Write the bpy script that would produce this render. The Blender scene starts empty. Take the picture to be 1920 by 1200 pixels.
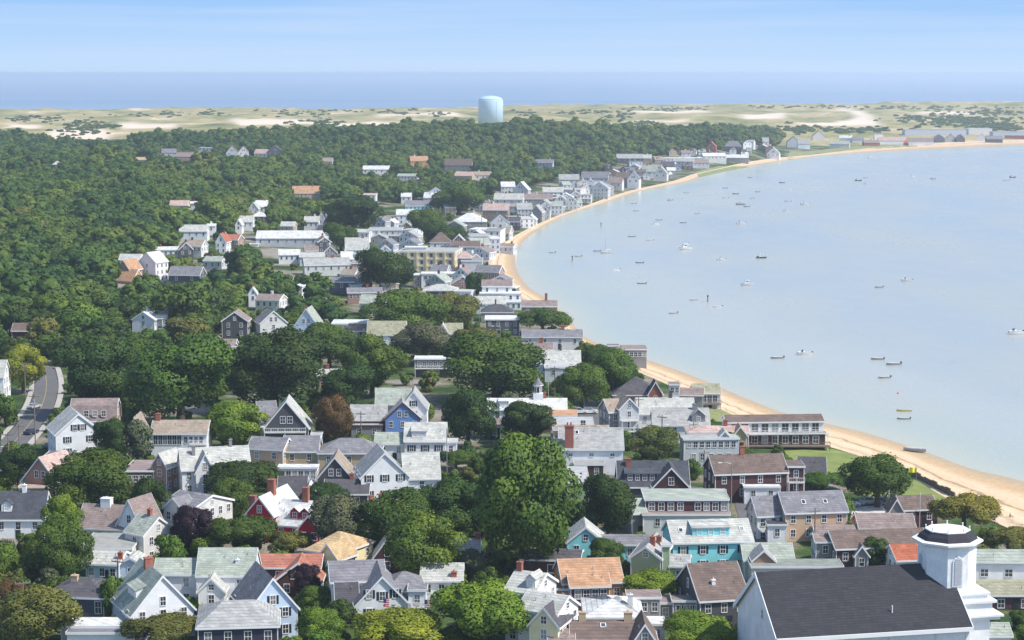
import bpy, math, random
import numpy as np
from mathutils import Vector

random.seed(7)
RNG = np.random.default_rng(11)
SC = bpy.context.scene
COL = SC.collection

# ------------------------------------------------------------------ camera
F = 3800.0                      # focal length in pixels of the 1920 px wide photograph
HC = 97.0                       # the tower platform the picture is taken from
PITCH = math.atan((600 - 137) / F)
cam_d = bpy.data.cameras.new('camera'); cam_d.sensor_width = 36.0; cam_d.lens = 36.0 * F / 1920.0
cam_d.clip_start = 1.0; cam_d.clip_end = 400000.0
cam = bpy.data.objects.new('camera', cam_d); COL.objects.link(cam)
cam.location = (0, 0, HC); cam.rotation_euler = (math.pi / 2 - PITCH, 0, 0)
SC.camera = cam

# ------------------------------------------------------------------ sun, sky, exposure
SUN_EL = math.radians(50); SUN_AZ = math.radians(110)     # azimuth clockwise from the view direction (+Y)
sun_dir = Vector((math.sin(SUN_AZ) * math.cos(SUN_EL), math.cos(SUN_AZ) * math.cos(SUN_EL), math.sin(SUN_EL)))
sd = bpy.data.lights.new('sun', 'SUN'); sd.energy = 4.2; sd.angle = math.radians(0.5); sd.color = (1.0, 0.95, 0.87)
so = bpy.data.objects.new('sun', sd); COL.objects.link(so); so.location = (300, 0, 400)
so.rotation_euler = sun_dir.to_track_quat('Z', 'Y').to_euler()
W = bpy.data.worlds.new('World'); SC.world = W; W.use_nodes = True
nt = W.node_tree; nt.nodes.clear()
w_out = nt.nodes.new('ShaderNodeOutputWorld'); w_bg = nt.nodes.new('ShaderNodeBackground')
sky = nt.nodes.new('ShaderNodeTexSky'); sky.sky_type = 'NISHITA'; sky.sun_disc = False
sky.sun_elevation = SUN_EL; sky.sun_rotation = SUN_AZ; sky.altitude = 0; sky.air_density = 1.0; sky.dust_density = 0.6; sky.ozone_density = 2.0
w_bg.inputs['Strength'].default_value = 0.15
# low blue haze gradient and thin streaked cirrus over the physical sky
tc = nt.nodes.new('ShaderNodeTexCoord'); sep = nt.nodes.new('ShaderNodeSeparateXYZ')
nt.links.new(tc.outputs['Generated'], sep.inputs[0])
ramp = nt.nodes.new('ShaderNodeValToRGB')
mr = nt.nodes.new('ShaderNodeMapRange'); mr.inputs['From Min'].default_value = 0.0; mr.inputs['From Max'].default_value = 0.05
nt.links.new(sep.outputs['Z'], mr.inputs['Value']); nt.links.new(mr.outputs[0], ramp.inputs[0])
cr = ramp.color_ramp
SKYK = 5.5
cr.elements[0].position = 0.0; cr.elements[0].color = (0.55, 0.73, 0.97, 1)
cr.elements[1].position = 1.0; cr.elements[1].color = (0.19, 0.42, 0.86, 1)
e = cr.elements.new(0.30); e.color = (0.47, 0.67, 0.94, 1)
e = cr.elements.new(0.75); e.color = (0.32, 0.56, 0.93, 1)
mp = nt.nodes.new('ShaderNodeMapping'); mp.inputs['Scale'].default_value = (3.0, 3.0, 90.0); mp.inputs['Rotation'].default_value = (0, 0.02, 0)
nz = nt.nodes.new('ShaderNodeTexNoise'); nz.inputs['Scale'].default_value = 1.6; nz.inputs['Detail'].default_value = 5.0; nz.inputs['Roughness'].default_value = 0.55
nt.links.new(tc.outputs['Generated'], mp.inputs[0]); nt.links.new(mp.outputs[0], nz.inputs['Vector'])
cmr = nt.nodes.new('ShaderNodeMapRange'); cmr.inputs['From Min'].default_value = 0.42; cmr.inputs['From Max'].default_value = 0.75; cmr.inputs['To Max'].default_value = 0.55
nt.links.new(nz.outputs['Fac'], cmr.inputs['Value'])
cmix = nt.nodes.new('ShaderNodeMix'); cmix.data_type = 'RGBA'
nt.links.new(cmr.outputs[0], cmix.inputs[0]); nt.links.new(ramp.outputs[0], cmix.inputs[6]); cmix.inputs[7].default_value = (0.58, 0.72, 0.95, 1)
vm = nt.nodes.new('ShaderNodeVectorMath'); vm.operation = 'SCALE'; vm.inputs['Scale'].default_value = SKYK
nt.links.new(cmix.outputs[2], vm.inputs[0])
lowm = nt.nodes.new('ShaderNodeMapRange'); lowm.inputs['From Min'].default_value = 0.04; lowm.inputs['From Max'].default_value = 0.35
lowm.inputs['To Min'].default_value = 0.0; lowm.inputs['To Max'].default_value = 1.0
nt.links.new(sep.outputs['Z'], lowm.inputs['Value'])
smix = nt.nodes.new('ShaderNodeMix'); smix.data_type = 'RGBA'
nt.links.new(lowm.outputs[0], smix.inputs[0]); nt.links.new(vm.outputs[0], smix.inputs[6]); nt.links.new(sky.outputs[0], smix.inputs[7])
nt.links.new(smix.outputs[2], w_bg.inputs['Color']); nt.links.new(w_bg.outputs[0], w_out.inputs['Surface'])
SC.view_settings.view_transform = 'Standard'; SC.view_settings.look = 'None'; SC.view_settings.gamma = 1.0
SC.view_settings.exposure = 0.35; SC.view_settings.use_curve_mapping = False
SC.cycles.use_denoising = True
SC.cycles.max_bounces = 6; SC.cycles.diffuse_bounces = 3; SC.cycles.transmission_bounces = 2; SC.cycles.volume_bounces = 1
SC.cycles.sample_clamp_indirect = 5.0

# ------------------------------------------------------------------ pixels of the photograph <-> places in the world
CP, SP = math.cos(PITCH), math.sin(PITCH)
def ray(u, v):
    a = (u - 960.0) / F; b = -(v - 600.0) / F
    return (a, CP + b * SP, -SP + b * CP)          # scaled so that the distance along the view axis is 1
def plane(u, v, z=0.0):
    d = ray(u, v); t = (z - HC) / d[2]
    return (d[0] * t, d[1] * t)
def pix(x, y, z):
    dz = z - HC
    zc = y * CP - dz * SP; yc = y * SP + dz * CP
    return (960 + F * x / zc, 600 - F * yc / zc)
def depth_of(x, y, z):
    return y * CP - (z - HC) * SP

# waterline of the bay and the inland edge of its beach, traced as pixel pairs
COAST = [((2900,1330),(2700,1420)),((2500,1140),(2400,1260)),((2200,1010),(2140,1110)),((1920,908),(1895,1005)),((1817,882),(1762,935)),
 ((1720,846),(1690,886)),((1623,815),(1620,858)),((1565,801),(1560,840)),((1468,777),(1440,803)),((1397,750),(1365,776)),((1300,709),(1262,724)),
 ((1216,678),(1185,690)),((1100,637),(1082,642)),((1060,594),(1036,592)),((1015,557),(985,562)),((985,538),(950,543)),((966,510),(912,518)),
 ((961,486),(908,492)),((968,465),(928,467)),((1000,435),(958,440)),((1065,401),(1030,405)),((1140,378),(1106,378)),((1200,358),(1178,354.5)),
 ((1290,340),(1260,336.5)),((1330,326),(1309,321.5)),((1420,309),(1406,303)),((1530,293),(1528,288)),((1640,285),(1638,276.5)),((1780,278),(1778,267)),
 ((1920,272),(1920,262)),((2300,264),(2300,255)),((3400,258),(3400,252))]
CO = np.array([plane(*a, 0.0) for a, b in COAST]); BI = np.array([plane(*b, 2.2) for a, b in COAST])
def resample(P, n, tt=None):
    s = np.r_[0, np.cumsum(np.hypot(*(np.diff(P, axis=0).T)))]
    return s
def spline(P, k=8):                                 # Catmull-Rom through the traced points
    out = []
    for i in range(len(P) - 1):
        p0 = P[max(i - 1, 0)]; p1 = P[i]; p2 = P[i + 1]; p3 = P[min(i + 2, len(P) - 1)]
        for j in range(k):
            t = j / k
            out.append(0.5 * ((2 * p1) + (-p0 + p2) * t + (2 * p0 - 5 * p1 + 4 * p2 - p3) * t * t + (-p0 + 3 * p1 - 3 * p2 + p3) * t ** 3))
    out.append(P[-1]); return np.array(out)
COs = spline(CO); BIs = spline(BI)
SEA = np.vstack([COs, [[9000, COs[-1][1]], [9000, -500], [COs[0][0] + 300, -500]]])
def inside(poly, x, y):
    c = np.zeros(x.shape, bool); n = len(poly); j = n - 1
    for i in range(n):
        xi, yi = poly[i]; xj, yj = poly[j]
        m = ((yi > y) != (yj > y))
        if yi != yj:
            c ^= m & (x < (xj - xi) * (y - yi) / (yj - yi) + xi)
        j = i
    return c
def dist_line(P, x, y):
    d = np.full(x.shape, 1e9)
    for a, b in zip(P[:-1], P[1:]):
        ab = b - a; L = ab @ ab + 1e-9
        t = np.clip(((x - a[0]) * ab[0] + (y - a[1]) * ab[1]) / L, 0, 1)
        d = np.minimum(d, np.hypot(x - a[0] - t * ab[0], y - a[1] - t * ab[1]))
    return d

def vnoise(x, y, seed=0):
    xi = np.floor(x).astype(np.int64); yi = np.floor(y).astype(np.int64); fx = x - xi; fy = y - yi
    fx = fx * fx * (3 - 2 * fx); fy = fy * fy * (3 - 2 * fy)
    def h(a, b):
        n = (a * 374761393 + b * 668265263 + seed * 974634777) & 0x7fffffff
        n = (n ^ (n >> 13)) * 1274126177 & 0x7fffffff
        return ((n ^ (n >> 16)) & 0xffff) / 65535.0
    return (h(xi, yi) * (1 - fx) + h(xi + 1, yi) * fx) * (1 - fy) + (h(xi, yi + 1) * (1 - fx) + h(xi + 1, yi + 1) * fx) * fy
# ground heights on a fan-shaped grid
NTH, NR = 520, 420
TH = np.linspace(math.radians(-30), math.radians(30), NTH); LR = np.linspace(math.log(70), math.log(7500), NR)
# hills: (u, depth, height, half-width across, half-width in depth)
HILLS = [(920,2190,17,190,170),(640,2250,9,230,170),(1120,2260,9,200,170),(1290,2300,6,130,150),(1410,2360,18,85,140),(380,2350,3,300,220),(60,2400,3,260,260),
 (-300,2300,5,300,300),(200,1750,6,220,200),(560,1650,5,180,180),(-100,1300,7,180,200),(250,1150,4,150,150),(1000,1950,3,150,120)]
def ground_h(x, y):
    ds = dist_line(COs, x, y); ins = inside(SEA, x, y); d = np.where(ins, -ds, ds)
    h = np.interp(d, [-400, -60, 0, 10, 32, 70, 160, 400], [-6, -3, 0, 0.9, 2.2, 3.4, 5.5, 9.0])
    land = np.clip(d / 120.0, 0, 1)
    far = np.clip((y - 2500) / 500, 0, 1)
    h = h * (1 - far * 0.65)
    h = h + land * ((vnoise(x / 90, y / 90, 3) - 0.5) * 2.2) + np.clip((d - 160) / 200, 0, 1) * np.clip((2600 - y) / 400, 0, 1) * ((vnoise(x / 130 + 3, y / 170, 8) - 0.5) * 9.0 + (vnoise(x / 48, y / 60, 21) - 0.5) * 3.0)
    for (u, D, hh, sx, sy) in HILLS:
        X = (u - 960) / F * D
        h = h + land * hh * np.exp(-((x - X) / sx) ** 2 - ((y - D) / sy) ** 2)
    dn = np.clip((y - 2650) / 300, 0, 1) * np.clip((d - 60) / 250, 0, 1)
    ridge = 1 - np.abs(2 * vnoise(x / 190 + 0.3 * vnoise(x / 60, y / 200, 5), y / 420, 9) - 1)
    ridge2 = 1 - np.abs(2 * vnoise(x / 70, y / 160, 19) - 1)
    h = h + dn * (9.0 * ridge ** 1.5 + 4.0 * ridge2 + 2.5 * vnoise(x / 35, y / 60, 14) + np.clip((x + 300) / 1500, 0, 1) * 4.0)
    back = 4750 + np.clip((x + 1000) / 2400, 0, 1) * 950 + 60 * vnoise(x / 200, x * 0, 4)
    fall = np.clip((y - back) / 260, 0, 1); fall = fall * fall * (3 - 2 * fall)
    return h * (1 - fall) - 7 * fall
tg, rg = np.meshgrid(TH, np.exp(LR)); GX = rg * np.sin(tg); GY = rg * np.cos(tg)
GZ = ground_h(GX, GY)
def terr(x, y):
    x = np.asarray(x, float); y = np.asarray(y, float)
    a = (np.arctan2(x, y) - TH[0]) / (TH[1] - TH[0]); b = (np.log(np.maximum(np.hypot(x, y), 71)) - LR[0]) / (LR[1] - LR[0])
    a = np.clip(a, 0, NTH - 1.001); b = np.clip(b, 0, NR - 1.001)
    i = a.astype(int); j = b.astype(int); fa = a - i; fb = b - j
    return (GZ[j, i] * (1 - fa) + GZ[j, i + 1] * fa) * (1 - fb) + (GZ[j + 1, i] * (1 - fa) + GZ[j + 1, i + 1] * fa) * fb
TS = np.exp(np.linspace(math.log(180), math.log(7000), 1600))
def at(u, v, h=0.0):
    """first point along the sight line that lies h metres above the ground"""
    d = ray(u, v); X = d[0] * TS; Y = d[1] * TS; Z = HC + d[2] * TS
    g = np.maximum(terr(X, Y), 0.0) + h - Z
    k = np.argmax(g > 0)
    if g[k] <= 0: k = len(TS) - 1
    if k == 0: t = TS[0]
    else: t = TS[k - 1] + (TS[k] - TS[k - 1]) * (-g[k - 1]) / (g[k] - g[k - 1])
    return (d[0] * t, d[1] * t, HC + d[2] * t, t)

# ------------------------------------------------------------------ materials (all procedural)
MATS = {}
def pm(key, rgb, rough=0.8, var=0.16, big=0.5, small=7.0, streak=None, spec=0.3, bump=0.0, metal=0.0, objvar=0.0):
    if key in MATS: return MATS[key]
    m = bpy.data.materials.new(key); m.use_nodes = True; t = m.node_tree; b = t.nodes['Principled BSDF']
    b.inputs['Roughness'].default_value = rough; b.inputs['Specular IOR Level'].default_value = spec; b.inputs['Metallic'].default_value = metal
    co = t.nodes.new('ShaderNodeTexCoord'); src = co.outputs['Object']
    if streak:
        mpn = t.nodes.new('ShaderNodeMapping'); mpn.inputs['Scale'].default_value = streak; t.links.new(src, mpn.inputs[0]); src2 = mpn.outputs[0]
    else: src2 = src
    n1 = t.nodes.new('ShaderNodeTexNoise'); n1.inputs['Scale'].default_value = big; n1.inputs['Detail'].default_value = 3; t.links.new(src, n1.inputs['Vector'])
    n2 = t.nodes.new('ShaderNodeTexNoise'); n2.inputs['Scale'].default_value = small; n2.inputs['Detail'].default_value = 2; t.links.new(src2, n2.inputs['Vector'])
    ad = t.nodes.new('ShaderNodeMath'); ad.operation = 'ADD'; t.links.new(n1.outputs['Fac'], ad.inputs[0]); t.links.new(n2.outputs['Fac'], ad.inputs[1])
    mr_ = t.nodes.new('ShaderNodeMapRange'); mr_.inputs['From Min'].default_value = 0.6; mr_.inputs['From Max'].default_value = 1.4
    mr_.inputs['To Min'].default_value = 1 - var; mr_.inputs['To Max'].default_value = 1 + var; t.links.new(ad.outputs[0], mr_.inputs['Value'])
    val = mr_.outputs[0]
    if objvar:
        oi = t.nodes.new('ShaderNodeObjectInfo'); m3 = t.nodes.new('ShaderNodeMapRange'); m3.inputs['To Min'].default_value = 1 - objvar; m3.inputs['To Max'].default_value = 1 + objvar
        t.links.new(oi.outputs['Random'], m3.inputs['Value']); mu = t.nodes.new('ShaderNodeMath'); mu.operation = 'MULTIPLY'
        t.links.new(val, mu.inputs[0]); t.links.new(m3.outputs[0], mu.inputs[1]); val = mu.outputs[0]
    v_ = t.nodes.new('ShaderNodeVectorMath'); v_.operation = 'SCALE'; v_.inputs[0].default_value = rgb; t.links.new(val, v_.inputs['Scale'])
    t.links.new(v_.outputs[0], b.inputs['Base Color'])
    if bump:
        bp = t.nodes.new('ShaderNodeBump'); bp.inputs['Strength'].default_value = bump; bp.inputs['Distance'].default_value = 0.05
        t.links.new(n2.outputs['Fac'], bp.inputs['Height']); t.links.new(bp.outputs[0], b.inputs['Normal'])
    MATS[key] = m; return m
WALLC = dict(white=(.80,.80,.80), offwhite=(.66,.65,.62), greywhite=(.55,.56,.57), tan=(.50,.38,.25), peach=(.58,.40,.27), brown=(.135,.085,.065), maroon=(.088,.040,.040),
 darkgrey=(.085,.082,.09), grey=(.28,.265,.26), navy=(.035,.038,.06), aqua=(.27,.70,.74), red=(.50,.018,.03), sage=(.33,.42,.25), cream=(.78,.68,.40), lightblue=(.52,.63,.76),
 orange=(.60,.30,.12), green=(.03,.09,.06), yellow=(.75,.63,.45), brick=(.33,.12,.08), blue=(.14,.26,.54), lilac=(.56,.58,.66), pinkbrown=(.36,.22,.17), slate=(.10,.10,.125))
ROOFC = dict(grey=(.215,.21,.225), slate=(.075,.08,.095), lightgrey=(.37,.37,.355), white=(.62,.62,.60), sage=(.35,.385,.325), brown=(.17,.125,.105), tan=(.34,.275,.215), red=(.40,.16,.11),
 orange=(.47,.275,.16), pink=(.50,.36,.31), weathered=(.27,.21,.19), pale=(.47,.47,.43), rust=(.42,.13,.07), gold=(.50,.36,.20), charcoal=(.095,.09,.10), olive=(.33,.32,.22))
def wm(c): return pm('wall_' + c, WALLC[c], 0.85, 0.17, 0.5, 4.0, streak=(2.5, 2.5, .5), bump=0.15)
def shingles(m):
    """staggered courses of shingles, each a slightly different tone"""
    if 'courses' in m: return m
    m['courses'] = 1; t = m.node_tree; b = t.nodes['Principled BSDF']; src = b.inputs['Base Color'].links[0].from_socket
    co = t.nodes.new('ShaderNodeTexCoord'); sp = t.nodes.new('ShaderNodeSeparateXYZ'); t.links.new(co.outputs['Object'], sp.inputs[0])
    ad = t.nodes.new('ShaderNodeMath'); ad.operation = 'ADD'; t.links.new(sp.outputs['X'], ad.inputs[0]); t.links.new(sp.outputs['Y'], ad.inputs[1])
    cb = t.nodes.new('ShaderNodeCombineXYZ'); t.links.new(ad.outputs[0], cb.inputs[0]); t.links.new(sp.outputs['Z'], cb.inputs[1])
    br = t.nodes.new('ShaderNodeTexBrick'); t.links.new(cb.outputs[0], br.inputs['Vector']); br.inputs['Scale'].default_value = 1.0; br.inputs['Brick Width'].default_value = .95; br.inputs['Row Height'].default_value = .30
    br.inputs['Mortar Size'].default_value = .03; br.inputs['Color1'].default_value = (1.16, 1.16, 1.16, 1); br.inputs['Color2'].default_value = (.86, .86, .86, 1); br.inputs['Mortar'].default_value = (.68, .68, .68, 1)
    mx = t.nodes.new('ShaderNodeVectorMath'); mx.operation = 'MULTIPLY'; t.links.new(src, mx.inputs[0]); t.links.new(br.outputs['Color'], mx.inputs[1]); t.links.new(mx.outputs[0], b.inputs['Base Color'])
    return m
def rm(c): return shingles(pm('roof_' + c, ROOFC[c], 0.9, 0.34, 0.5, 3.2, streak=(2.2, 2.2, .55), bump=0.35))
M_TRIM = lambda: pm('white_trim', (.80, .80, .79), 0.7, 0.05)
def glass():
    m = pm('window_glass', (.035, .04, .05), 0.12, 0.3, 0.8, 0.9, spec=0.6); t = m.node_tree; b = t.nodes['Principled BSDF']
    oi = t.nodes.new('ShaderNodeObjectInfo'); r = t.nodes.new('ShaderNodeValToRGB'); t.links.new(oi.outputs['Random'], r.inputs[0]); c = r.color_ramp; c.interpolation = 'CONSTANT'
    c.elements[0].color = (.03, .035, .045, 1); c.elements[1].position = .84; c.elements[1].color = (.30, .29, .27, 1)
    for p, q in ((.3, (.055, .055, .06)), (.55, (.09, .085, .08)), (.7, (.16, .155, .15))): e = c.elements.new(p); e.color = (*q, 1)
    t.links.new(r.outputs[0], b.inputs['Base Color']); return m
M_GLASS = glass()
M_SHUT = pm('shutter_paint', (.02, .026, .03), 0.6, 0.1)
M_BRICK = pm('chimney_brick', (.34, .125, .085), 0.9, 0.3, 1.5, 9, bump=0.3)
M_METAL = pm('grey_metal', (.35, .36, .37), 0.5, 0.1, metal=0.4)
M_WOOD = pm('weathered_wood', (.22, .175, .14), 0.9, 0.3, 0.8, 6)
M_BARK = pm('bark', (.085, .065, .05), 0.95, 0.3, 1, 6)

# ------------------------------------------------------------------ mesh collector
class MB:
    def __init__(s): s.v = []; s.f = []; s.m = []
    def face(s, pts, mi=0):
        n = len(s.v); s.v += [tuple(p) for p in pts]; s.f.append(tuple(range(n, n + len(pts)))); s.m.append(mi)
    def box(s, x0, x1, y0, y1, z0, z1, mi=0):
        n = len(s.v)
        s.v += [(x0,y0,z0),(x1,y0,z0),(x1,y1,z0),(x0,y1,z0),(x0,y0,z1),(x1,y0,z1),(x1,y1,z1),(x0,y1,z1)]
        for q in ((0,3,2,1),(4,5,6,7),(0,1,5,4),(1,2,6,5),(2,3,7,6),(3,0,4,7)): s.f.append(tuple(n + i for i in q)); s.m.append(mi)
    def prism(s, prof, a0, a1, fn, mi=0):
        """profile (list of 2-D points, counter-clockwise) swept from a0 to a1; fn(a, p, q) -> xyz"""
        n = len(s.v); k = len(prof)
        s.v += [fn(a0, *p) for p in prof] + [fn(a1, *p) for p in prof]
        s.f.append(tuple(n + i for i in range(k))); s.m.append(mi)
        s.f.append(tuple(n + k + i for i in reversed(range(k)))); s.m.append(mi)
        for i in range(k):
            j = (i + 1) % k; s.f.append((n + j, n + i, n + k + i, n + k + j)); s.m.append(mi)
    def tube(s, p0, p1, r0, r1, k=8, mi=0, cap=True):
        p0 = Vector(p0); p1 = Vector(p1); d = (p1 - p0).normalized(); a = d.orthogonal().normalized(); b = d.cross(a); n = len(s.v)
        for p, r in ((p0, r0), (p1, r1)):
            for i in range(k):
                t = 2 * math.pi * i / k; s.v.append(tuple(p + a * (r * math.cos(t)) + b * (r * math.sin(t))))
        for i in range(k):
            j = (i + 1) % k; s.f.append((n + i, n + j, n + k + j, n + k + i)); s.m.append(mi)
        if cap: s.f.append(tuple(n + i for i in reversed(range(k)))); s.m.append(mi); s.f.append(tuple(n + k + i for i in range(k))); s.m.append(mi)
    def lathe(s, prof, k=24, mi=0, a0=0.0, cx=0, cy=0):
        n = len(s.v); m = len(prof)
        for (r, z) in prof:
            for i in range(k):
                t = a0 + 2 * math.pi * i / k; s.v.append((cx + r * math.cos(t), cy + r * math.sin(t), z))
        for j in range(m - 1):
            for i in range(k):
                i2 = (i + 1) % k; s.f.append((n + j*k + i, n + j*k + i2, n + (j+1)*k + i2, n + (j+1)*k + i)); s.m.append(mi)
        s.f.append(tuple(n + i for i in reversed(range(k)))); s.m.append(mi)
        s.f.append(tuple(n + (m-1)*k + i for i in range(k))); s.m.append(mi)
    def data(s, name, mats):
        me = bpy.data.meshes.new(name); me.from_pydata(s.v, [], s.f)
        for m in (mats if isinstance(mats, (list, tuple)) else [mats]): me.materials.append(m)
        if any(s.m): me.polygons.foreach_set('material_index', s.m)
        me.update(); return me
def link(name, me, parent=None, loc=None, rz=None):
    o = bpy.data.objects.new(name, me); COL.objects.link(o)
    if parent is not None: o.parent = parent
    if loc is not None: o.location = loc
    if rz is not None: o.rotation_euler = (0, 0, rz)
    return o
def tag(o, label, cat, group=None):
    o['label'] = label; o['category'] = cat
    if group: o['group'] = group
    return o
AUTO = []                                            # things whose labels are finished at the end: (object, base label, u, v)
def auto(o, base, cat, uv, group=None, fixed=False):
    o['category'] = cat
    if group: o['group'] = group
    o['label'] = base
    AUTO.append([o, base, uv[0], uv[1], fixed])
    return o
class Fr:
    def __init__(s, x, y, z, yaw): s.x, s.y, s.z, s.yaw = x, y, z, yaw
    def w(s, l):
        c, q = math.cos(s.yaw), math.sin(s.yaw); return (s.x + l[0]*c - l[1]*q, s.y + l[0]*q + l[1]*c, s.z + l[2])
def put(o, root, rf, fr, l, rz=0.0):
    X, Y, Z = fr.w(l); dx, dy = X - rf.x, Y - rf.y; c, q = math.cos(-rf.yaw), math.sin(-rf.yaw)
    o.parent = root; o.location = (dx*c - dy*q, dx*q + dy*c, Z - rf.z); o.rotation_euler = (0, 0, fr.yaw + rz - rf.yaw)
def empty(name, x, y, z, yaw=0.0):
    o = bpy.data.objects.new(name, None); COL.objects.link(o); o.location = (x, y, z); o.rotation_euler = (0, 0, yaw); o.empty_display_size = 0.5
    return o
WATER_STOPS = [(0.0, (.30, .32, .30)), (0.05, (.36, .375, .345)), (0.12, (.42, .425, .38)), (0.45, (.40, .43, .36)), (0.75, (.46, .46, .35)), (1.0, (.53, .45, .33))]
OCEAN_STOPS = [(0.35, (.13, .22, .36)), (0.65, (.20, .29, .42))]
# ------------------------------------------------------------------ setting: ground, dunes, beach, water, roads
def grid_mesh(name, X, Y, Z, mat, attrs=None):
    nr, nc = X.shape
    me = bpy.data.meshes.new(name)
    co = np.stack([X, Y, Z], -1).reshape(-1, 3).astype(np.float32)
    i = np.arange(nr * nc).reshape(nr, nc)
    q = np.stack([i[:-1, :-1], i[:-1, 1:], i[1:, 1:], i[1:, :-1]], -1).reshape(-1, 4).astype(np.int32)
    me.vertices.add(len(co)); me.vertices.foreach_set('co', co.ravel())
    me.loops.add(q.size); me.loops.foreach_set('vertex_index', q.ravel())
    me.polygons.add(len(q)); me.polygons.foreach_set('loop_start', np.arange(0, q.size, 4, dtype=np.int32))
    me.polygons.foreach_set('use_smooth', np.ones(len(q), bool))
    me.materials.append(mat); me.update(calc_edges=True)
    for k, a in (attrs or {}).items():
        at_ = me.attributes.new(k, 'FLOAT', 'POINT'); at_.data.foreach_set('value', a.astype(np.float32).ravel())
    return me
def structure(name, me):
    o = link(name, me); o['kind'] = 'structure'; return o
def stuffmat(key): 
    m = bpy.data.materials.new(key); m.use_nodes = True; return m, m.node_tree, m.node_tree.nodes['Principled BSDF']
def N(t, typ, **kw):
    n = t.nodes.new(typ)
    for k, v in kw.items(): n.inputs[k].default_value = v
    return n
def ramp_(t, fac, stops):
    r = t.nodes.new('ShaderNodeValToRGB'); t.links.new(fac, r.inputs[0]); c = r.color_ramp
    c.elements[0].position, c.elements[0].color = stops[0][0], (*stops[0][1], 1)
    c.elements[1].position, c.elements[1].color = stops[-1][0], (*stops[-1][1], 1)
    for p, col in stops[1:-1]:
        e = c.elements.new(p); e.color = (*col, 1)
    return r.outputs[0]

# town ground: grass, worn yards, gravel drives, bits of paving
gm, t, b = stuffmat('yard_ground'); b.inputs['Roughness'].default_value = 0.95; b.inputs['Specular IOR Level'].default_value = 0.1
co = t.nodes.new('ShaderNodeTexCoord')
n1 = N(t, 'ShaderNodeTexNoise', Scale=0.045, Detail=5.0, Roughness=0.6); t.links.new(co.outputs['Object'], n1.inputs['Vector'])
n2 = N(t, 'ShaderNodeTexNoise', Scale=1.6, Detail=3.0); t.links.new(co.outputs['Object'], n2.inputs['Vector'])
ca = ramp_(t, n1.outputs['Fac'], [(0.40, (.035, .065, .02)), (0.48, (.07, .11, .03)), (0.54, (.20, .175, .12)), (0.64, (.30, .275, .24))])
mx = t.nodes.new('ShaderNodeMix'); mx.data_type = 'RGBA'; mx.blend_type = 'MULTIPLY'; mx.inputs[0].default_value = 0.7
cb = ramp_(t, n2.outputs['Fac'], [(0.3, (.55, .55, .55)), (0.7, (1.25, 1.25, 1.2))])
t.links.new(ca, mx.inputs[6]); t.links.new(cb, mx.inputs[7]); t.links.new(mx.outputs[2], b.inputs['Base Color'])
JD = int(np.searchsorted(np.exp(LR), 2640))
structure('ground', grid_mesh('ground', GX[:JD + 1], GY[:JD + 1], GZ[:JD + 1], gm))
# dunes beyond the wood: marram grass, bare sand and dark heath
dm, t, b = stuffmat('dune_sand_and_grass'); b.inputs['Roughness'].default_value = 0.95; b.inputs['Specular IOR Level'].default_value = 0.1
co = t.nodes.new('ShaderNodeTexCoord'); mpn = t.nodes.new('ShaderNodeMapping'); mpn.inputs['Scale'].default_value = (1, .45, 1); t.links.new(co.outputs['Object'], mpn.inputs[0])
n1 = N(t, 'ShaderNodeTexNoise', Scale=0.010, Detail=6.0, Roughness=0.62); t.links.new(mpn.outputs[0], n1.inputs['Vector'])
n2 = N(t, 'ShaderNodeTexNoise', Scale=0.06, Detail=4.0, Roughness=0.6); t.links.new(mpn.outputs[0], n2.inputs['Vector'])
ca = ramp_(t, n1.outputs['Fac'], [(0.30, (.10, .13, .045)), (0.41, (.24, .24, .09)), (0.51, (.37, .325, .15)), (0.60, (.46, .37, .21)), (0.68, (.66, .53, .38))])
mx = t.nodes.new('ShaderNodeMix'); mx.data_type = 'RGBA'; mx.blend_type = 'MULTIPLY'; mx.inputs[0].default_value = 0.8
cb = ramp_(t, n2.outputs['Fac'], [(0.3, (.6, .65, .55)), (0.65, (1.15, 1.12, 1.1))])
t.links.new(ca, mx.inputs[6]); t.links.new(cb, mx.inputs[7])
sa = t.nodes.new('ShaderNodeAttribute'); sa.attribute_name = 'bare_sand'
m2 = t.nodes.new('ShaderNodeMix'); m2.data_type = 'RGBA'; t.links.new(sa.outputs['Fac'], m2.inputs[0]); t.links.new(mx.outputs[2], m2.inputs[6]); m2.inputs[7].default_value = (.76, .63, .49, 1)
t.links.new(m2.outputs[2], b.inputs['Base Color'])
# blow-outs and salt flats of bare sand (pixel outline points -> ground)
SANDS = [[(90,246),(150,238),(205,245),(200,262),(165,267),(120,262),(92,254)],[(215,228),(330,232),(330,240),(230,242)],[(430,222),(600,226),(600,234),(450,236)],[(590,232),(690,228),(780,232),(700,238),(600,240)],
 [(1390,214),(1470,211),(1475,221),(1395,223)],[(1568,203),(1600,204),(1640,222),(1655,233),(1560,236),(1490,235),(1590,226),(1605,218)],[(1720,209),(1830,208),(1830,213),(1720,214)],[(1080,234),(1200,226),(1290,222),(1290,227),(1150,238)],[(1180,207),(1300,206),(1330,211),(1200,213)],[(20,232),(80,236),(60,242),(10,240)],[(700,214),(860,212),(860,217),(720,219)]]
bs = np.zeros(GX[JD:].shape)
for poly in SANDS:
    P = np.array([at(u, v, 0)[:2] for u, v in poly])
    bs = np.maximum(bs, inside(P, GX[JD:], GY[JD:]).astype(float))
for _ in range(2): 
    pb = np.pad(bs, 1, mode='edge'); bs = (pb[:-2, 1:-1] + pb[2:, 1:-1] + pb[1:-1, :-2] + pb[1:-1, 2:] + 2 * bs) / 6
structure('dunes', grid_mesh('dunes', GX[JD:], GY[JD:], GZ[JD:], dm, {'bare_sand': bs}))
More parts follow.
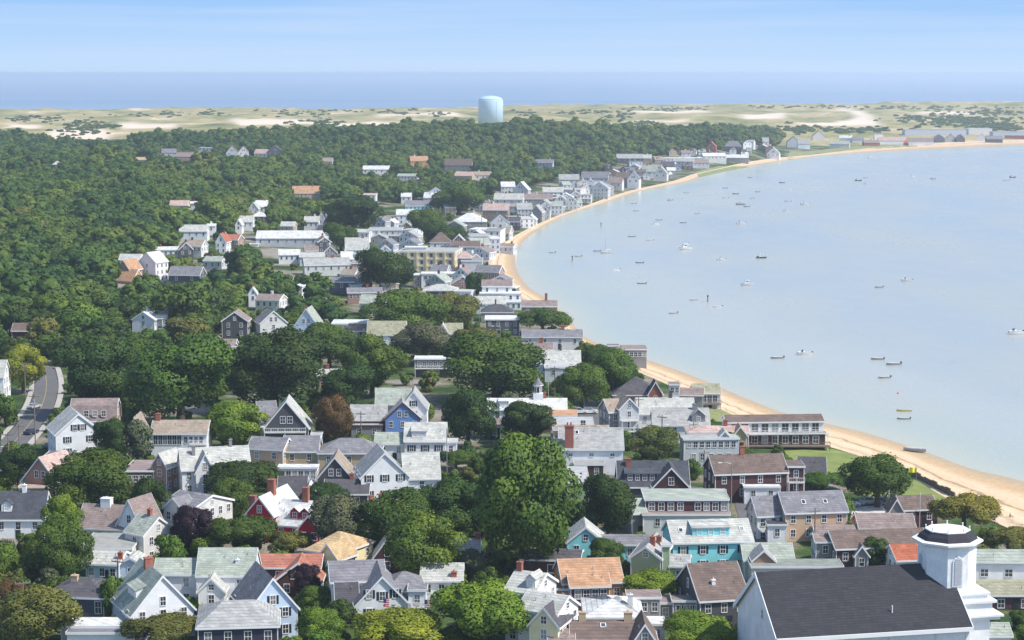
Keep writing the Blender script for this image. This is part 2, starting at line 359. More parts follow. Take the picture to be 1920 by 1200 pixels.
# the bay beach
sm, t, b = stuffmat('beach_sand'); b.inputs['Roughness'].default_value = 0.9; b.inputs['Specular IOR Level'].default_value = 0.15
co = t.nodes.new('ShaderNodeTexCoord'); sa = t.nodes.new('ShaderNodeAttribute'); sa.attribute_name = 'inland'
n1 = N(t, 'ShaderNodeTexNoise', Scale=0.12, Detail=5.0); t.links.new(co.outputs['Object'], n1.inputs['Vector'])
ad = t.nodes.new('ShaderNodeMath'); ad.operation = 'MULTIPLY_ADD'; t.links.new(n1.outputs['Fac'], ad.inputs[0]); ad.inputs[1].default_value = 0.22; t.links.new(sa.outputs['Fac'], ad.inputs[2])
ca = ramp_(t, ad.outputs[0], [(0.10, (.42, .33, .22)), (0.30, (.55, .38, .215)), (0.44, (.68, .51, .34)), (0.57, (.66, .47, .29)), (0.60, (.30, .22, .13)), (0.63, (.62, .45, .28)), (0.70, (.74, .55, .36)), (0.80, (.68, .50, .33)), (0.83, (.45, .35, .22)), (0.86, (.70, .52, .35)), (0.98, (.72, .54, .37)), (1.12, (.50, .40, .26))])
n3 = N(t, 'ShaderNodeTexNoise', Scale=0.9, Detail=4.0); t.links.new(co.outputs['Object'], n3.inputs['Vector'])
mx = t.nodes.new('ShaderNodeMix'); mx.data_type = 'RGBA'; mx.blend_type = 'MULTIPLY'; mx.inputs[0].default_value = 0.5
cb = ramp_(t, n3.outputs['Fac'], [(0.30, (.72, .72, .72)), (0.6, (1.1, 1.1, 1.1))]); t.links.new(ca, mx.inputs[6]); t.links.new(cb, mx.inputs[7])
t.links.new(mx.outputs[2], b.inputs['Base Color'])
nb = 12
ss = np.linspace(-0.35, 1.0, nb)
BX = COs[:, None, 0] + (BIs - COs)[:, None, 0] * ss; BY = COs[:, None, 1] + (BIs - COs)[:, None, 1] * ss
BZ = terr(BX, BY) + np.interp(ss, [-0.35, -0.2, 0.0, 0.85, 1.0], [-0.4, 0.05, 0.08, 0.30, -0.5])
structure('beach', grid_mesh('beach', BX, BY, BZ, sm, {'inland': np.broadcast_to(ss * 0.9, BX.shape).copy()}))
# water: one level sheet, the bay and the open ocean behind the dunes
wmx, t, b = stuffmat('sea_water'); b.inputs['Roughness'].default_value = 0.22; b.inputs['IOR'].default_value = 1.33
co = t.nodes.new('ShaderNodeTexCoord'); sa = t.nodes.new('ShaderNodeAttribute'); sa.attribute_name = 'shallow'
mpn = t.nodes.new('ShaderNodeMapping'); mpn.inputs['Scale'].default_value = (1, .35, 1); mpn.inputs['Rotation'].default_value = (0, 0, .35); t.links.new(co.outputs['Object'], mpn.inputs[0])
n1 = N(t, 'ShaderNodeTexNoise', Scale=0.012, Detail=5.0, Roughness=0.6); t.links.new(mpn.outputs[0], n1.inputs['Vector'])
ad = t.nodes.new('ShaderNodeMath'); ad.operation = 'MULTIPLY_ADD'; t.links.new(n1.outputs['Fac'], ad.inputs[0]); ad.inputs[1].default_value = 0.14; t.links.new(sa.outputs['Fac'], ad.inputs[2])
ca = ramp_(t, ad.outputs[0], WATER_STOPS)
t.links.new(ca, b.inputs['Base Color'])
rw = t.nodes.new('ShaderNodeMapRange'); rw.inputs['From Min'].default_value = .35; rw.inputs['From Max'].default_value = .65; rw.inputs['To Min'].default_value = .17; rw.inputs['To Max'].default_value = .30; t.links.new(n1.outputs['Fac'], rw.inputs['Value']); t.links.new(rw.outputs[0], b.inputs['Roughness'])
n2 = N(t, 'ShaderNodeTexNoise', Scale=0.55, Detail=4.0, Roughness=0.65); t.links.new(mpn.outputs[0], n2.inputs['Vector'])
bp = t.nodes.new('ShaderNodeBump'); bp.inputs['Strength'].default_value = 0.35; bp.inputs['Distance'].default_value = 0.35
t.links.new(n2.outputs['Fac'], bp.inputs['Height']); t.links.new(bp.outputs[0], b.inputs['Normal'])
th = np.linspace(math.radians(-34), math.radians(34), 300); lr = np.r_[np.linspace(math.log(65), math.log(4400), 260), np.linspace(math.log(4400), math.log(200000), 60)[1:]]
tg2, rg2 = np.meshgrid(th, np.exp(lr)); wx = rg2 * np.sin(tg2); wy = rg2 * np.cos(tg2)
dsh = dist_line(COs, wx, wy); sh = np.exp(-dsh / 24.0) * 0.85
structure('bay_water', grid_mesh('bay_water', wx[:260], wy[:260], wx[:260] * 0, wmx, {'shallow': sh[:260]}))
oc, t2, b2 = stuffmat('ocean_water'); b2.inputs['Roughness'].default_value = 0.3; b2.inputs['IOR'].default_value = 1.33
co = t2.nodes.new('ShaderNodeTexCoord'); mpn = t2.nodes.new('ShaderNodeMapping'); mpn.inputs['Scale'].default_value = (.25, 1, 1); t2.links.new(co.outputs['Object'], mpn.inputs[0])
n1 = N(t2, 'ShaderNodeTexNoise', Scale=0.0012, Detail=4.0); t2.links.new(mpn.outputs[0], n1.inputs['Vector'])
t2.links.new(ramp_(t2, n1.outputs['Fac'], OCEAN_STOPS), b2.inputs['Base Color'])
structure('ocean', grid_mesh('ocean', wx[259:], wy[259:], wx[259:] * 0, oc))

def ribbon(name, pts, width, lift, mat, step=2.0, off=0.0):
    P = spline(np.array(pts, float), 10); s = np.r_[0, np.cumsum(np.hypot(*(np.diff(P, axis=0).T)))]
    n = max(2, int(s[-1] / step)); q = np.linspace(0, s[-1], n); x = np.interp(q, s, P[:, 0]); y = np.interp(q, s, P[:, 1])
    dx = np.gradient(x); dy = np.gradient(y); L = np.hypot(dx, dy); nx, ny = dy / L, -dx / L
    w = np.linspace(-width / 2, width / 2, 7) + off
    X = x[:, None] + nx[:, None] * w; Y = y[:, None] + ny[:, None] * w
    return structure(name, grid_mesh(name, X, Y, terr(X, Y) + lift, mat))
M_ASPH = pm('asphalt', (.13, .125, .125), 0.9, 0.18, 0.15, 3.0)
M_PAVE = pm('pale_pavement', (.42, .39, .35), 0.9, 0.15, 0.3, 4.0)
M_LINE = pm('yellow_paint', (.34, .28, .14), 0.8, 0.1)
M_WLINE = pm('white_paint', (.75, .75, .73), 0.8, 0.1)
RD = [at(u, v, 0)[:2] for u, v in ((-100, 955), (-45, 892), (-4, 860), (27, 829), (52, 800), (75, 768), (85, 740), (87, 715), (82, 690))]
ribbon('street', RD, 6.6, 0.10, M_ASPH)
ribbon('sidewalk', RD, 1.6, 0.22, M_PAVE, off=4.3)
ribbon('sidewalk', RD, 1.4, 0.22, M_PAVE, off=-4.2)
ribbon('road_line', RD, 0.2, 0.125, M_LINE)
CX = [at(u, v, 0)[:2] for u, v in ((-2, 838), (44, 842))]
ribbon('crosswalk', CX, 0.5, 0.13, M_WLINE, step=0.8)
ST = [at(u, v, 0)[:2] for u, v in ((1462, 1060), (1440, 1025), (1418, 985), (1404, 950), (1396, 930), (1180, 900), (1120, 860), (1108, 790), (1090, 745), (1000, 640), (930, 600))]
ribbon('lane', ST, 6.0, 0.09, M_ASPH)
def patch(name, poly, mat, lift=0.1, cuts=5):
    import bmesh
    bm = bmesh.new(); vs = [bm.verts.new((*at(u, v, 0)[:2], 0)) for u, v in poly]; bm.faces.new(vs)
    bmesh.ops.triangulate(bm, faces=bm.faces[:]); bmesh.ops.subdivide_edges(bm, edges=bm.edges[:], cuts=cuts, use_grid_fill=True)
    for q in bm.verts: q.co.z = float(terr(q.co.x, q.co.y)) + lift
    me = bpy.data.meshes.new(name); bm.to_mesh(me); bm.free(); me.materials.append(mat)
    for p in me.polygons: p.use_smooth = True
    return structure(name, me)
M_LAWN = pm('mown_grass', (.20, .24, .065), 0.95, 0.3, 0.25, 2.5)
M_DUNEG = pm('shore_grass', (.23, .25, .10), 0.95, 0.35, 0.1, 1.0)
patch('lawn', [(1470,846),(1562,843),(1617,858),(1698,889),(1740,915),(1790,945),(1720,950),(1640,945),(1560,890),(1490,880)], M_LAWN, 0.15)
patch('lawn', [(1315,765),(1400,772),(1440,800),(1330,790)], M_DUNEG, 0.15)
patch('parking_lot', [(1585,950),(1700,948),(1705,972),(1600,978)], pm('pale_gravel', (.62, .57, .52), 0.9, 0.1), 0.12)
patch('shore_meadow', [(1310,332),(1360,322),(1400,318),(1400,312),(1345,312),(1305,322)], M_DUNEG, 0.25)
patch('shore_meadow', [(1475,298),(1530,288),(1638,279),(1720,275),(1720,270),(1640,272),(1560,279),(1480,286)], M_DUNEG, 0.25)
# ------------------------------------------------------------------ houses
WIN = {}
def win_data(w, h, det):
    k = (round(w, 2), round(h, 2), det)
    if k in WIN: return WIN[k]
    f = MB(); t = 0.11
    f.box(-w/2 - t, -w/2, -0.07, 0, -h/2 - t, h/2 + t); f.box(w/2, w/2 + t, -0.07, 0, -h/2 - t, h/2 + t)
    f.box(-w/2, w/2, -0.08, 0, h/2, h/2 + t); f.box(-w/2, w/2, -0.11, 0, -h/2 - t, -h/2)
    f.box(-w/2, w/2, -0.06, -0.01, -0.035, 0.035)
    if det: f.box(-0.03, 0.03, -0.05, -0.01, -h/2, -0.035); f.box(-0.03, 0.03, -0.05, -0.01, 0.035, h/2)
    p = MB(); p.box(-w/2, w/2, -0.03, 0.0, -h/2, h/2)
    s = None
    if det: s = MB(); s.box(-w/2 - t - 0.42, -w/2 - t - 0.02, -0.05, 0, -h/2, h/2)
    WIN[k] = (f.data('window', M_TRIM()), p.data('pane', M_GLASS), s.data('shutter', M_SHUT) if s else None)
    if not det:
        c = MB(); c.v, c.f, c.m = list(f.v), list(f.f), list(f.m); n = len(c.v)
        c.v += p.v; c.f += [tuple(i + n for i in q) for q in p.f]; c.m += [1] * len(p.f)
        WIN[k] = (c.data('window', [M_TRIM(), M_GLASS]), None, None)
    return WIN[k]
BOXES = []                                            # (u0, u1, v0, v1, depth) of each house front: auto trees keep out of its sight line
FOOT = []                                             # (x, y, r) footprints
HOUSES = []
def house(name, label, blocks, cat='house', group=None, fix=False, opts=None):
    first = None; root = None; rf = None; allu = []
    for B in blocks:
        kind, uL, uR, vE, vR, he = B[:6]; kw = B[6] if len(B) > 6 else {}
        yaw = math.radians(kw.get('yaw', 0)); uc = (uL + uR) / 2
        if 'd' in kw and root is not None:            # set back d metres from the first block
            D = first[0] + kw['d']; r_ = ray(uc, vE); px, py, pz = r_[0]*D, r_[1]*D, HC + r_[2]*D
            g = first[1]; he = max(pz - g, 0.8); t = D
        else:
            px, py, pz, t = at(uc, vE, he); g = pz - he
        s = F / t; w = (uR - uL) / s / max(math.cos(yaw), 0.4)
        dep = kw.get('dep', 8.0 if kind in 'SH' else 10.0)
        def zr(du, dv, back):                         # height above ground of pixel (du,dv) at depth t+back
            r_ = ray(du, dv); D = t + back * math.cos(yaw); return HC + r_[2] * D - g
        if kind in 'SH': hr = min(max(zr(uc, vR, dep / 2) - he, 0.4), 6.0)
        elif kind == 'G': hr = min(max(zr(uc, vR, 0) - he, 0.8), 7.0)
        else:
            hr = 0.0
            if vR is not None:
                r_ = ray(uc, vR); D = (he + g - HC) / r_[2]; dep = min(max((D - t) / max(math.cos(yaw), .5), 3.0), 22.0)
        fr = Fr(px, py, g, yaw)
        if root is None:
            root = empty(name, px, py, g, yaw); rf = fr; first = (t, g)
        det = s > 5.0; mid = s > 2.3
        wc = kw.get('wall', 'white'); rc = kw.get('roof', 'grey'); ov = kw.get('ov', 0.35 if det else 0.25)
        if kind == 'G': C, L = w, dep; fn = lambda a, p, q: (p - C/2, a, q)
        else: C, L = dep, w; fn = lambda a, p, q: (a, p, q)
        a0, a1 = (0, L) if kind == 'G' else (-L/2, L/2)
        sl = hr / (C / 2) if hr else 0; th = 0.2 if det else 0.3
        wb = MB(); rb = MB(); tb = MB()
        if kind in 'SG':
            gam = kw.get('gam')                       # gambrel: steep lower slope, shallow upper slope
            if gam:
                prof = [(0, -3), (C, -3), (C, he), (C*.82, he + hr*.68), (C/2, he + hr), (C*.18, he + hr*.68), (0, he)]
                up = [(-ov*.6, he - ov), (C*.18, he + hr*.68), (C/2, he + hr), (C*.82, he + hr*.68), (C + ov*.6, he - ov)]
            else:
                prof = [(0, -3), (C, -3), (C, he), (C/2, he + hr), (0, he)]
                up = [(-ov, he - sl*ov), (C/2, he + hr), (C + ov, he - sl*ov)]
            wb.prism(prof, a0, a1, fn)
            rprof = up + [(p, q + th) for p, q in reversed(up)]
            rb.prism(rprof, a0 - ov*.8, a1 + ov*.8, fn)
            if det or mid:
                # rake boards on both gables, eave boards, corner boards
                e = 0.05
                for (s0, s1) in ((a0 - ov*.8 - e, a0 - ov*.8 - .003), (a1 + ov*.8 + .003, a1 + ov*.8 + e)):
                    tb.prism([(p, q + th + .02) for p, q in reversed(up)] + [(p, q - .22) for p, q in up], s0, s1, fn)
                for y0, y1 in ((-ov - .07, -ov - .003), (C + ov + .003, C + ov + .07)):
                    z = he - (sl*ov if not gam else ov)
                    if gam: y0, y1 = (y0 + ov*.4, y1 + ov*.4) if y0 < 0 else (y0 - ov*.4, y1 - ov*.4)
                    tb.prism([(y0, z - .12), (y1, z - .12), (y1, z + th), (y0, z + th)], a0 - ov*.8, a1 + ov*.8, fn)
        elif kind == 'H':
            wb.box(-w/2, w/2, 0, dep, -3, he)
            ri = min(w/2 * kw.get('hip', .9), dep/2); o2 = ov
            A = [(-w/2 - o2, -o2), (w/2 + o2, -o2), (w/2 + o2, dep + o2), (-w/2 - o2, dep + o2)]; z0 = he - .05; z1 = he + hr + .2
            R1, R2 = (-w/2 + ri, dep/2, z1), (w/2 - ri, dep/2, z1)
            lo = [(x, y, z0) for x, y in A]; hi = [(x, y, z0 + .22) for x, y in A]
            rb.face(list(reversed(lo)))
            for i in range(4): j = (i + 1) % 4; rb.face([lo[i], lo[j], hi[j], hi[i]])
            rb.face([hi[0], hi[1], R2, R1]); rb.face([hi[2], hi[3], R1, R2]); rb.face([hi[1], hi[2], R2]); rb.face([hi[3], hi[0], R1])
            if mid:
                tb.box(-w/2 - o2, w/2 + o2, -o2 - .06, -o2 - .003, he - .2, he + .12); tb.box(w/2 + o2 + .003, w/2 + o2 + .06, -o2, dep + o2, he - .2, he + .12)
                tb.box(-w/2 - o2 - .06, -w/2 - o2 - .003, -o2, dep + o2, he - .2, he + .12)
        else:
            wb.box(-w/2, w/2, 0, dep, -3, he)
            rb.box(-w/2 - .2, w/2 + .2, -.2, dep + .2, he, he + .22)
            if mid: tb.box(-w/2 - .26, w/2 + .26, -.27, -.203, he - .12, he + .3); tb.box(-w/2 - .26, -w/2 - .203, -.2, dep + .2, he - .12, he + .3); tb.box(w/2 + .203, w/2 + .26, -.2, dep + .2, he - .12, he + .3)
        if det and kw.get('corner', True):
            for cx in (-w/2 - .03, w/2 - .11):
                tb.box(cx, cx + .14, -.03, .11, -1, he - .05)
        wo = link('wall', wb.data('wall', wm(wc))); put(wo, root, rf, fr, (0, 0, 0))
        ro = link('roof', rb.data('roof', rm(rc))); put(ro, root, rf, fr, (0, 0, 0))
        if tb.v:
            to = link('trim', tb.data('trim', wm(kw['trim']) if kw.get('trim') else M_TRIM())); put(to, root, rf, fr, (0, 0, 0))
        # windows
        def window(l, rz, ww=.9, wh=1.5, sh=False, name='window', parent=None, ploc=None):
            f_, p_, s_ = win_data(ww, wh, det)
            o = link(name, f_)
            if parent is None: put(o, root, rf, fr, l, rz)
            else: o.parent = parent; o.location = l; o.rotation_euler = (0, 0, rz)
            if p_: link('pane', p_, o, (0, 0, 0))
            if sh and s_:
                link('shutter', s_, o, (0, 0, 0)); link('shutter', s_, o, (ww + .22 + .44 + .0, 0, 0))
        sh = kw.get('sh', False)
        vis = kw.get('win', True)
        if vis and (mid or s > 1.6):
            rows = kw.get('rows') or ([he - 1.45, he - 4.25] if he > 5 else [he - 1.45])
            if he > 7.6 and not kw.get('rows'): rows.append(he - 7.05)
            if not mid: rows = rows[:1]
            ww, wh = kw.get('ws', (.9, 1.45) if mid else (1.1, 1.4))
            nf = kw.get('nf', max(1, int(w / (2.4 if mid else 4.0))))
            for rz_ in rows:
                for i in range(nf):
                    window((-w/2 + w*(i + .5)/nf * 1.0 + (0 if nf > 1 else 0), 0, rz_), 0, ww, wh, sh)
            if kind == 'G':
                gw = kw.get('gw', 1 if w < 6.5 else 2)
                for i in range(gw):
                    window(((i - (gw - 1)/2) * 1.7, 0, he + hr*.30), 0, ww*.95, min(wh, hr*.42), sh)
            ns = kw.get('ns', 3 if mid else 0)
            side = 1 if (math.atan2(px, py) + 0) < -yaw else -1            # the flank that faces the camera
            if abs(math.atan2(px, py) + yaw) > math.radians(5):
                for rz_ in rows:
                    for i in range(ns):
                        window((side * w/2, dep*(i + .5)/ns, rz_), side * math.pi/2, ww, wh, False)
                if kind == 'S' and mid and C > 5: window((side * w/2, dep/2, he + hr*.3), side * math.pi/2, ww*.9, min(wh, hr*.42), False)
        # a bank of windows: (x fraction from, to, count, z below eave, width, height)
        for bk in kw.get('bank', ()):
            x0, x1, n, dz, ww, wh = bk
            for i in range(n): window((w*(x0 + (x1 - x0)*(i + .5)/n), 0, he - dz), 0, ww, wh, False)
        if det and kw.get('door', True) and kind in 'SG':
            dm_ = MB(); dm_.box(-.5, .5, -.06, 0, 0.1, 2.2); do = link('door', dm_.data('door', M_SHUT)); put(do, root, rf, fr, (w*.12, -.002, 0.0))
            kb = MB(); kb.lathe([(.02, 0), (.04, .02), (.04, .06), (.02, .08)], 8); link('handle', kb.data('handle', M_METAL), do, (.38, -.1, 1.1))
        # chimneys
        for c in kw.get('ch', ()):
            tt, ch_h, ccol = c[:3]; cw = c[3] if len(c) > 3 else .8; q = c[4] if len(c) > 4 else None
            if kind == 'G': lx, ly, zt = 0.0, tt*dep, he + hr
            else: lx, ly, zt = tt*w/2, dep/2, he + hr
            if q is not None:
                if kind == 'G': lx = q*w/2; zt = he + hr*(1 - abs(q))
                else: ly = dep/2*(1 + q); zt = he + hr*(1 - abs(q))
            cm = MB(); cm.box(-cw/2, cw/2, -cw*.4, cw*.4, zt - 1.5, zt + ch_h); cm.box(-cw/2 - .07, cw/2 + .07, -cw*.4 - .07, cw*.4 + .07, zt + ch_h, zt + ch_h + .16)
            cm.tube((0, 0, zt + ch_h + .16), (0, 0, zt + ch_h + .45), .14, .12, 8)
            mt = M_BRICK if ccol == 'brick' else wm(ccol)
            link('chimney', cm.data('chimney', mt), ro, (lx, ly, 0))
        # dormers on the near slope (S) or on the given flank (G): (kind, position, width, window count)
        for dq in kw.get('dor', ()):
            dk, tt, dw, nw = dq[:4]; q0 = dq[4] if len(dq) > 4 else .22
            if kind == 'S': run = C/2; base = lambda y: he + sl*y; lx = tt*w/2; rot = 0.0; ox, oy = lx, 0.0
            else:
                fl = dq[5] if len(dq) > 5 else 1; run = C/2; rot = fl*math.pi/2; ox, oy = fl*w/2, tt*dep
            yf = q0*run; zf = he + sl*yf + .1; hd = dq[6] if len(dq) > 6 else 1.55
            dwall = MB(); droof = MB()
            if dk == 'g':
                rh = dw*.42; zt = zf + hd + rh; yb = min((zt - he)/max(sl, .2), run); ye = min((zf + hd - he)/max(sl, .2), run)
                dwall.prism([(-dw/2, zf - .3), (dw/2, zf - .3), (dw/2, zf + hd), (0, zt), (-dw/2, zf + hd)], yf, max(ye, yf + .5), lambda a, p, q: (p, a, q))
                for sg in (-1, 1):
                    droof.face([(0, yf - .25, zt + .12), (sg*(dw/2 + .25), yf - .25, zf + hd - .1), (sg*(dw/2 + .25), ye + .2, zf + hd - .1), (0, yb + .2, zt + .12)])
                    droof.face([(0, yf - .25, zt), (sg*(dw/2 + .25), yf - .25, zf + hd - .22), (sg*(dw/2 + .25), yf - .25, zf + hd - .1), (0, yf - .25, zt + .12)])
            else:
                zt = zf + hd; zb = min(he + hr, zt + .75); yb = min(run, max((zb - he)/max(sl, .2), yf + .5))
                dwall.prism([(yf, zf - .3), (yb, zf - .3), (yb, zb - .02), (yf, zt - .02)], -dw/2, dw/2, lambda a, p, q: (a, p, q))
                droof.prism([(yf - .25, zt - .06), (yb + .1, zb), (yb + .1, zb + .16), (yf - .25, zt + .1)], -dw/2 - .2, dw/2 + .2, lambda a, p, q: (a, p, q))
            do_ = link('dormer', dwall.data('dormer', wm(kw.get('dwall', wc)))); put(do_, root, rf, fr, (ox, oy, 0), rot)
            link('dormer_roof', droof.data('dormer_roof', rm(kw.get('droof', rc))), do_, (0, 0, 0))
            for i in range(nw):
                f_, p_, s_ = win_data(.8, min(1.15, hd*.75), det)
                link('window', f_, do_, (dw*((i + .5)/nw - .5)*.94, yf - .003, zf + hd*.5), 0)
        # railed balcony or deck along the front: (x from, x to, z below eave, how far it stands out)
        for bq in kw.get('deck', ()):
            x0, x1, dz, outd = bq[:4]; z = he - dz
            dk_ = MB(); dk_.box(w*x0, w*x1, -outd, -.003, z - .22, z)
            do_ = link('deck', dk_.data('deck', M_WOOD if kw.get('deckwood') else wm('offwhite'))); put(do_, root, rf, fr, (0, 0, 0))
            rl = MB(); n = max(2, int((x1 - x0)*w/1.6))
            rl.box(w*x0, w*x1, -outd, -outd + .08, z + .95, z + 1.05); rl.box(w*x0, w*x1, -outd + .01, -outd + .07, z + .12, z + .2)
            for i in range(n + 1):
                xx = w*x0 + (x1 - x0)*w*i/n; rl.box(xx - .05, xx + .05, -outd, -outd + .08, z, z + .95)
            for i in range(n*4): xx = w*x0 + (x1 - x0)*w*(i + .5)/(n*4); rl.box(xx - .025, xx + .025, -outd + .02, -outd + .06, z + .2, z + .95)
            for xx in (w*x0, w*x1 - .08): rl.box(xx, xx + .08, -outd + .08, -.01, z + .95, z + 1.05)
            link('railing', rl.data('railing', M_WOOD if kw.get('deckwood') else M_TRIM()), do_, (0, 0, 0))
            ps = MB()
            for xx in (w*x0 + .1, (w*x0 + w*x1)/2, w*x1 - .1): ps.box(xx - .07, xx + .07, -outd + .03, -outd + .17, -1.5, z - .22)
            link('post', ps.data('post', M_WOOD if kw.get('deckwood') else M_TRIM()), do_, (0, 0, 0))
        # skylights on the near slope: (position along the ridge, height fraction)
        for sq in kw.get('sky', ()):
            sm_ = MB(); a = math.atan(sl); 
            sm_.box(-.45, .45, -.6, .6, 0, .14); so_ = link('skylight', sm_.data('skylight', M_TRIM()), ro, (sq[0]*w/2, C/2*sq[1], he + sl*C/2*sq[1] + th)); so_.rotation_euler = (a, 0, 0)
            sg_ = MB(); sg_.box(-.33, .33, -.48, .48, .141, .15); link('pane', sg_.data('pane', M_GLASS), so_, (0, 0, 0))
        # vent pipes
        if det and kw.get('pipes', 1) and kind in 'SGH':
            for i in range(2):
                vp = MB(); q_ = random.uniform(.35, .8); a_ = random.uniform(-.4, .4)
                if kind == 'G': x_, y_ = -C/2 + C/2*q_, L*(.5 + a_)
                else: x_, y_ = L*a_, C/2*q_
                z_ = he + hr*q_
                if kind == 'H': z_ = he + hr*q_*.5
                vp.tube((0, 0, -.3), (0, 0, .75), .06, .06, 6)
                link('vent_pipe', vp.data('vent_pipe', M_METAL), ro, (x_, y_, z_))
        base = g
        cyw = fr.w((0, dep/2, 0)); FOOT.append((cyw[0], cyw[1], max(w, dep)*.5, min(w, dep)*.5))
        n_ = max(1, int(max(w, dep)/min(w, dep)))
        for i in range(n_):
            q = ((i + .5)/n_ - .5)*max(w, dep); cc = fr.w((q, dep/2, 0)) if w >= dep else fr.w((0, dep/2 + q, 0)); FOOT.append((cc[0], cc[1], min(w, dep)*.55, 0))
        BOXES.append((min(uL, uR), max(uL, uR), min(vR or vE, vE) - 2, vE + (kw['show'] if 'show' in kw else he*(.75 if s > 6.5 else .5))*s, t))
        allu.append(((uL + uR)/2, (vE + (vR or vE))/2))
    auto(root, label, cat, allu[0], group, fix)
    HOUSES.append(root)
    return root, rf, first
# ------------------------------------------------------------------ the near houses, read off the photograph one by one
h = house
h('cottage', 'white cape with dark slate roof, dormer and white chimney at left edge', [('S',-45,81,972,921,4.0,dict(roof='slate',dor=[('g',-.12,2.0,1)],ch=[(.32,1.3,'white')],nf=4)), ('F',78,100,978,None,3.2,dict(roof='grey',dep=4))], fix=1)
h('cottage', 'brown shingle gabled house with pink roof and orange lower wall', [('G',38,112,903,857,4.4,dict(yaw=-24,wall='pinkbrown',roof='pink',gw=2,nf=2,sh=0,dep=9,rows=[1.6],dor=[('s',.45,3.5,2,.3,1)])), ('F',36,104,914,None,3.0,dict(wall='orange',roof='orange',d=-2.2,dep=2.2,nf=2))], fix=1)
h('cottage', 'low dark brown house with white window bank behind pink-roofed cottage', [('F',82,132,858,None,5.2,dict(wall='maroon',roof='grey',bank=[(-.3,.4,3,1.3,1.0,1.3)],nf=0,dep=7))], fix=1)
h('house', 'tall white gabled house with black shutters beside the left road', [('G',108,187,812,776,6.6,dict(yaw=22,roof='pale',sh=1,nf=2,gw=2,dep=12,ns=3)), ('F',160,186,815,None,6.0,dict(d=4,dep=4))], fix=1)
h('cottage', 'brown shingle cape with three white dormer windows behind tall white house', [('S',133,217,788,747,5.4,dict(wall='pinkbrown',roof='weathered',gam=1,bank=[(-.25,.33,3,-1.7,1.0,1.5)],nf=3,yaw=3)),], fix=1)
h('house', 'white house with tan roof, brick chimney and tall glazed porch', [('S',283,387,813,788,6.2,dict(roof='tan',ch=[(-.85,1.6,'brick',1.1)],bank=[(-.46,.05,6,1.55,1.0,2.2),(.08,.45,4,1.5,.8,1.5)],nf=0,rows=[1.5],dep=9,deck=[(.2,.5,2.5,1.2)])), ('G',237,268,812,782,5.8,dict(d=1,wall='grey',roof='tan',dep=8,nf=1))], fix=1)
h('cottage', 'brown flat-roofed cottage with a white window bank and brick gabled end', [('F',233,288,884,864,4.2,dict(wall='brown',roof='weathered',bank=[(-.46,.46,4,1.6,1.1,1.4)],nf=0)), ('G',284,313,874,850,5.4,dict(yaw=-22,wall='pinkbrown',roof='pale',d=-.5,dep=7,gw=1,nf=1))], fix=1)
h('house', 'large white house with pale roof, left gable end and dark chimneys', [('S',344,467,878,838,6.2,dict(roof='pale',yaw=14,dep=10,ch=[(-.62,2.0,'grey',.7,-.35),(.5,1.5,'grey',.7)],nf=5)), ('G',368,402,884,851,5.6,dict(d=-1.5,roof='pale',yaw=14,dep=6,gw=1,nf=1))], fix=1)
h('cottage', 'weathered brown-roofed house with broad white chimney and white gable end', [('S',140,232,990,946,3.6,dict(roof='weathered',yaw=-12,dep=9,ch=[(-.05,1.3,'white',2.0)],nf=3)), ('G',216,268,988,937,3.6,dict(d=-1.5,roof='weathered',yaw=-26,dep=7,nf=1,gw=1))], fix=1)
h('cottage', 'pale flat-roofed cottage with brick chimney between brown roof and blue cottage', [('F',152,246,1030,1001,3.4,dict(roof='pale',wall='offwhite',nf=3))], fix=1)
h('cottage', 'light blue cottage with cream roof and slim brick chimney', [('S',160,222,1058,1033,3.2,dict(roof='pale',wall='lightblue',yaw=-8,dep=8,nf=3,ch=[(.98,1.2,'brick',.8,-.6)])), ('G',222,266,1058,1046,3.2,dict(wall='lightblue',roof='pale',d=.5,dep=5,nf=1,gw=0,yaw=-5))], fix=1)
h('house', 'sage-roofed house turned corner-on with a white glazed end wall', [('S',232,272,1000,966,5.2,dict(roof='sage',wall='offwhite',yaw=-38,dep=7.5,nf=1,ns=2,ch=[(.1,1.2,'brick')]))], fix=1)
h('house', 'tan two-storey house with grey hipped roof behind the purple-leaved tree', [('S',297,362,952,924,6.6,dict(wall='offwhite',roof='grey',yaw=-34,dep=12,ns=5,nf=2,rows=[5.2,2.2])), ('G',305,345,954,934,6.6,dict(d=-.8,wall='offwhite',roof='grey',yaw=-34,dep=4,gw=0,nf=2,rows=[5.1]))], fix=1)
h('house', 'white house with pale green roof, white vent stack and green-roofed wing', [('S',368,476,1080,1027,6.0,dict(roof='sage',nf=2,rows=[4.6,1.7],ch=[(.38,.6,'white',.6,-.55)],dep=9,ov=.2)), ('S',290,368,1076,1047,5.0,dict(d=1.5,roof='sage',nf=2,dep=6)),('G',372,420,1108,1084,4.4,dict(d=-3.5,roof='pale',dep=4,nf=1,gw=1))], fix=1)
h('house', 'white gabled house with mossy green roof and a dormered left flank', [('G',252,360,1147,1078,4.6,dict(roof='sage',yaw=26,dep=13,gw=1,nf=3,rows=[4.2,1.4],ch=[(.62,1.2,'brick',1.4)],dor=[('s',.42,5.0,3,.3,-1,1.3)],ns=3))], fix=1)
h('house', 'slate-walled house with purple-grey hipped roof and tall white window', [('H',84,196,1120,1083,4.4,dict(wall='slate',roof='charcoal',yaw=-8,dep=11,nf=0,bank=[(.3,.5,1,1.6,1.0,2.0)],ch=[(-.3,1.0,'tan',1.1,-.2)]))], fix=1)
h('cottage', 'long low white building with white flat roof at the bottom left', [('F',114,262,1176,1160,3.0,dict(roof='white',wall='greywhite',bank=[(-.4,.4,5,1.5,1.2,1.3)],nf=0)),('F',126,252,1188,None,2.4,dict(d=-2.5,roof='grey',dep=2.4,nf=0))], fix=1)
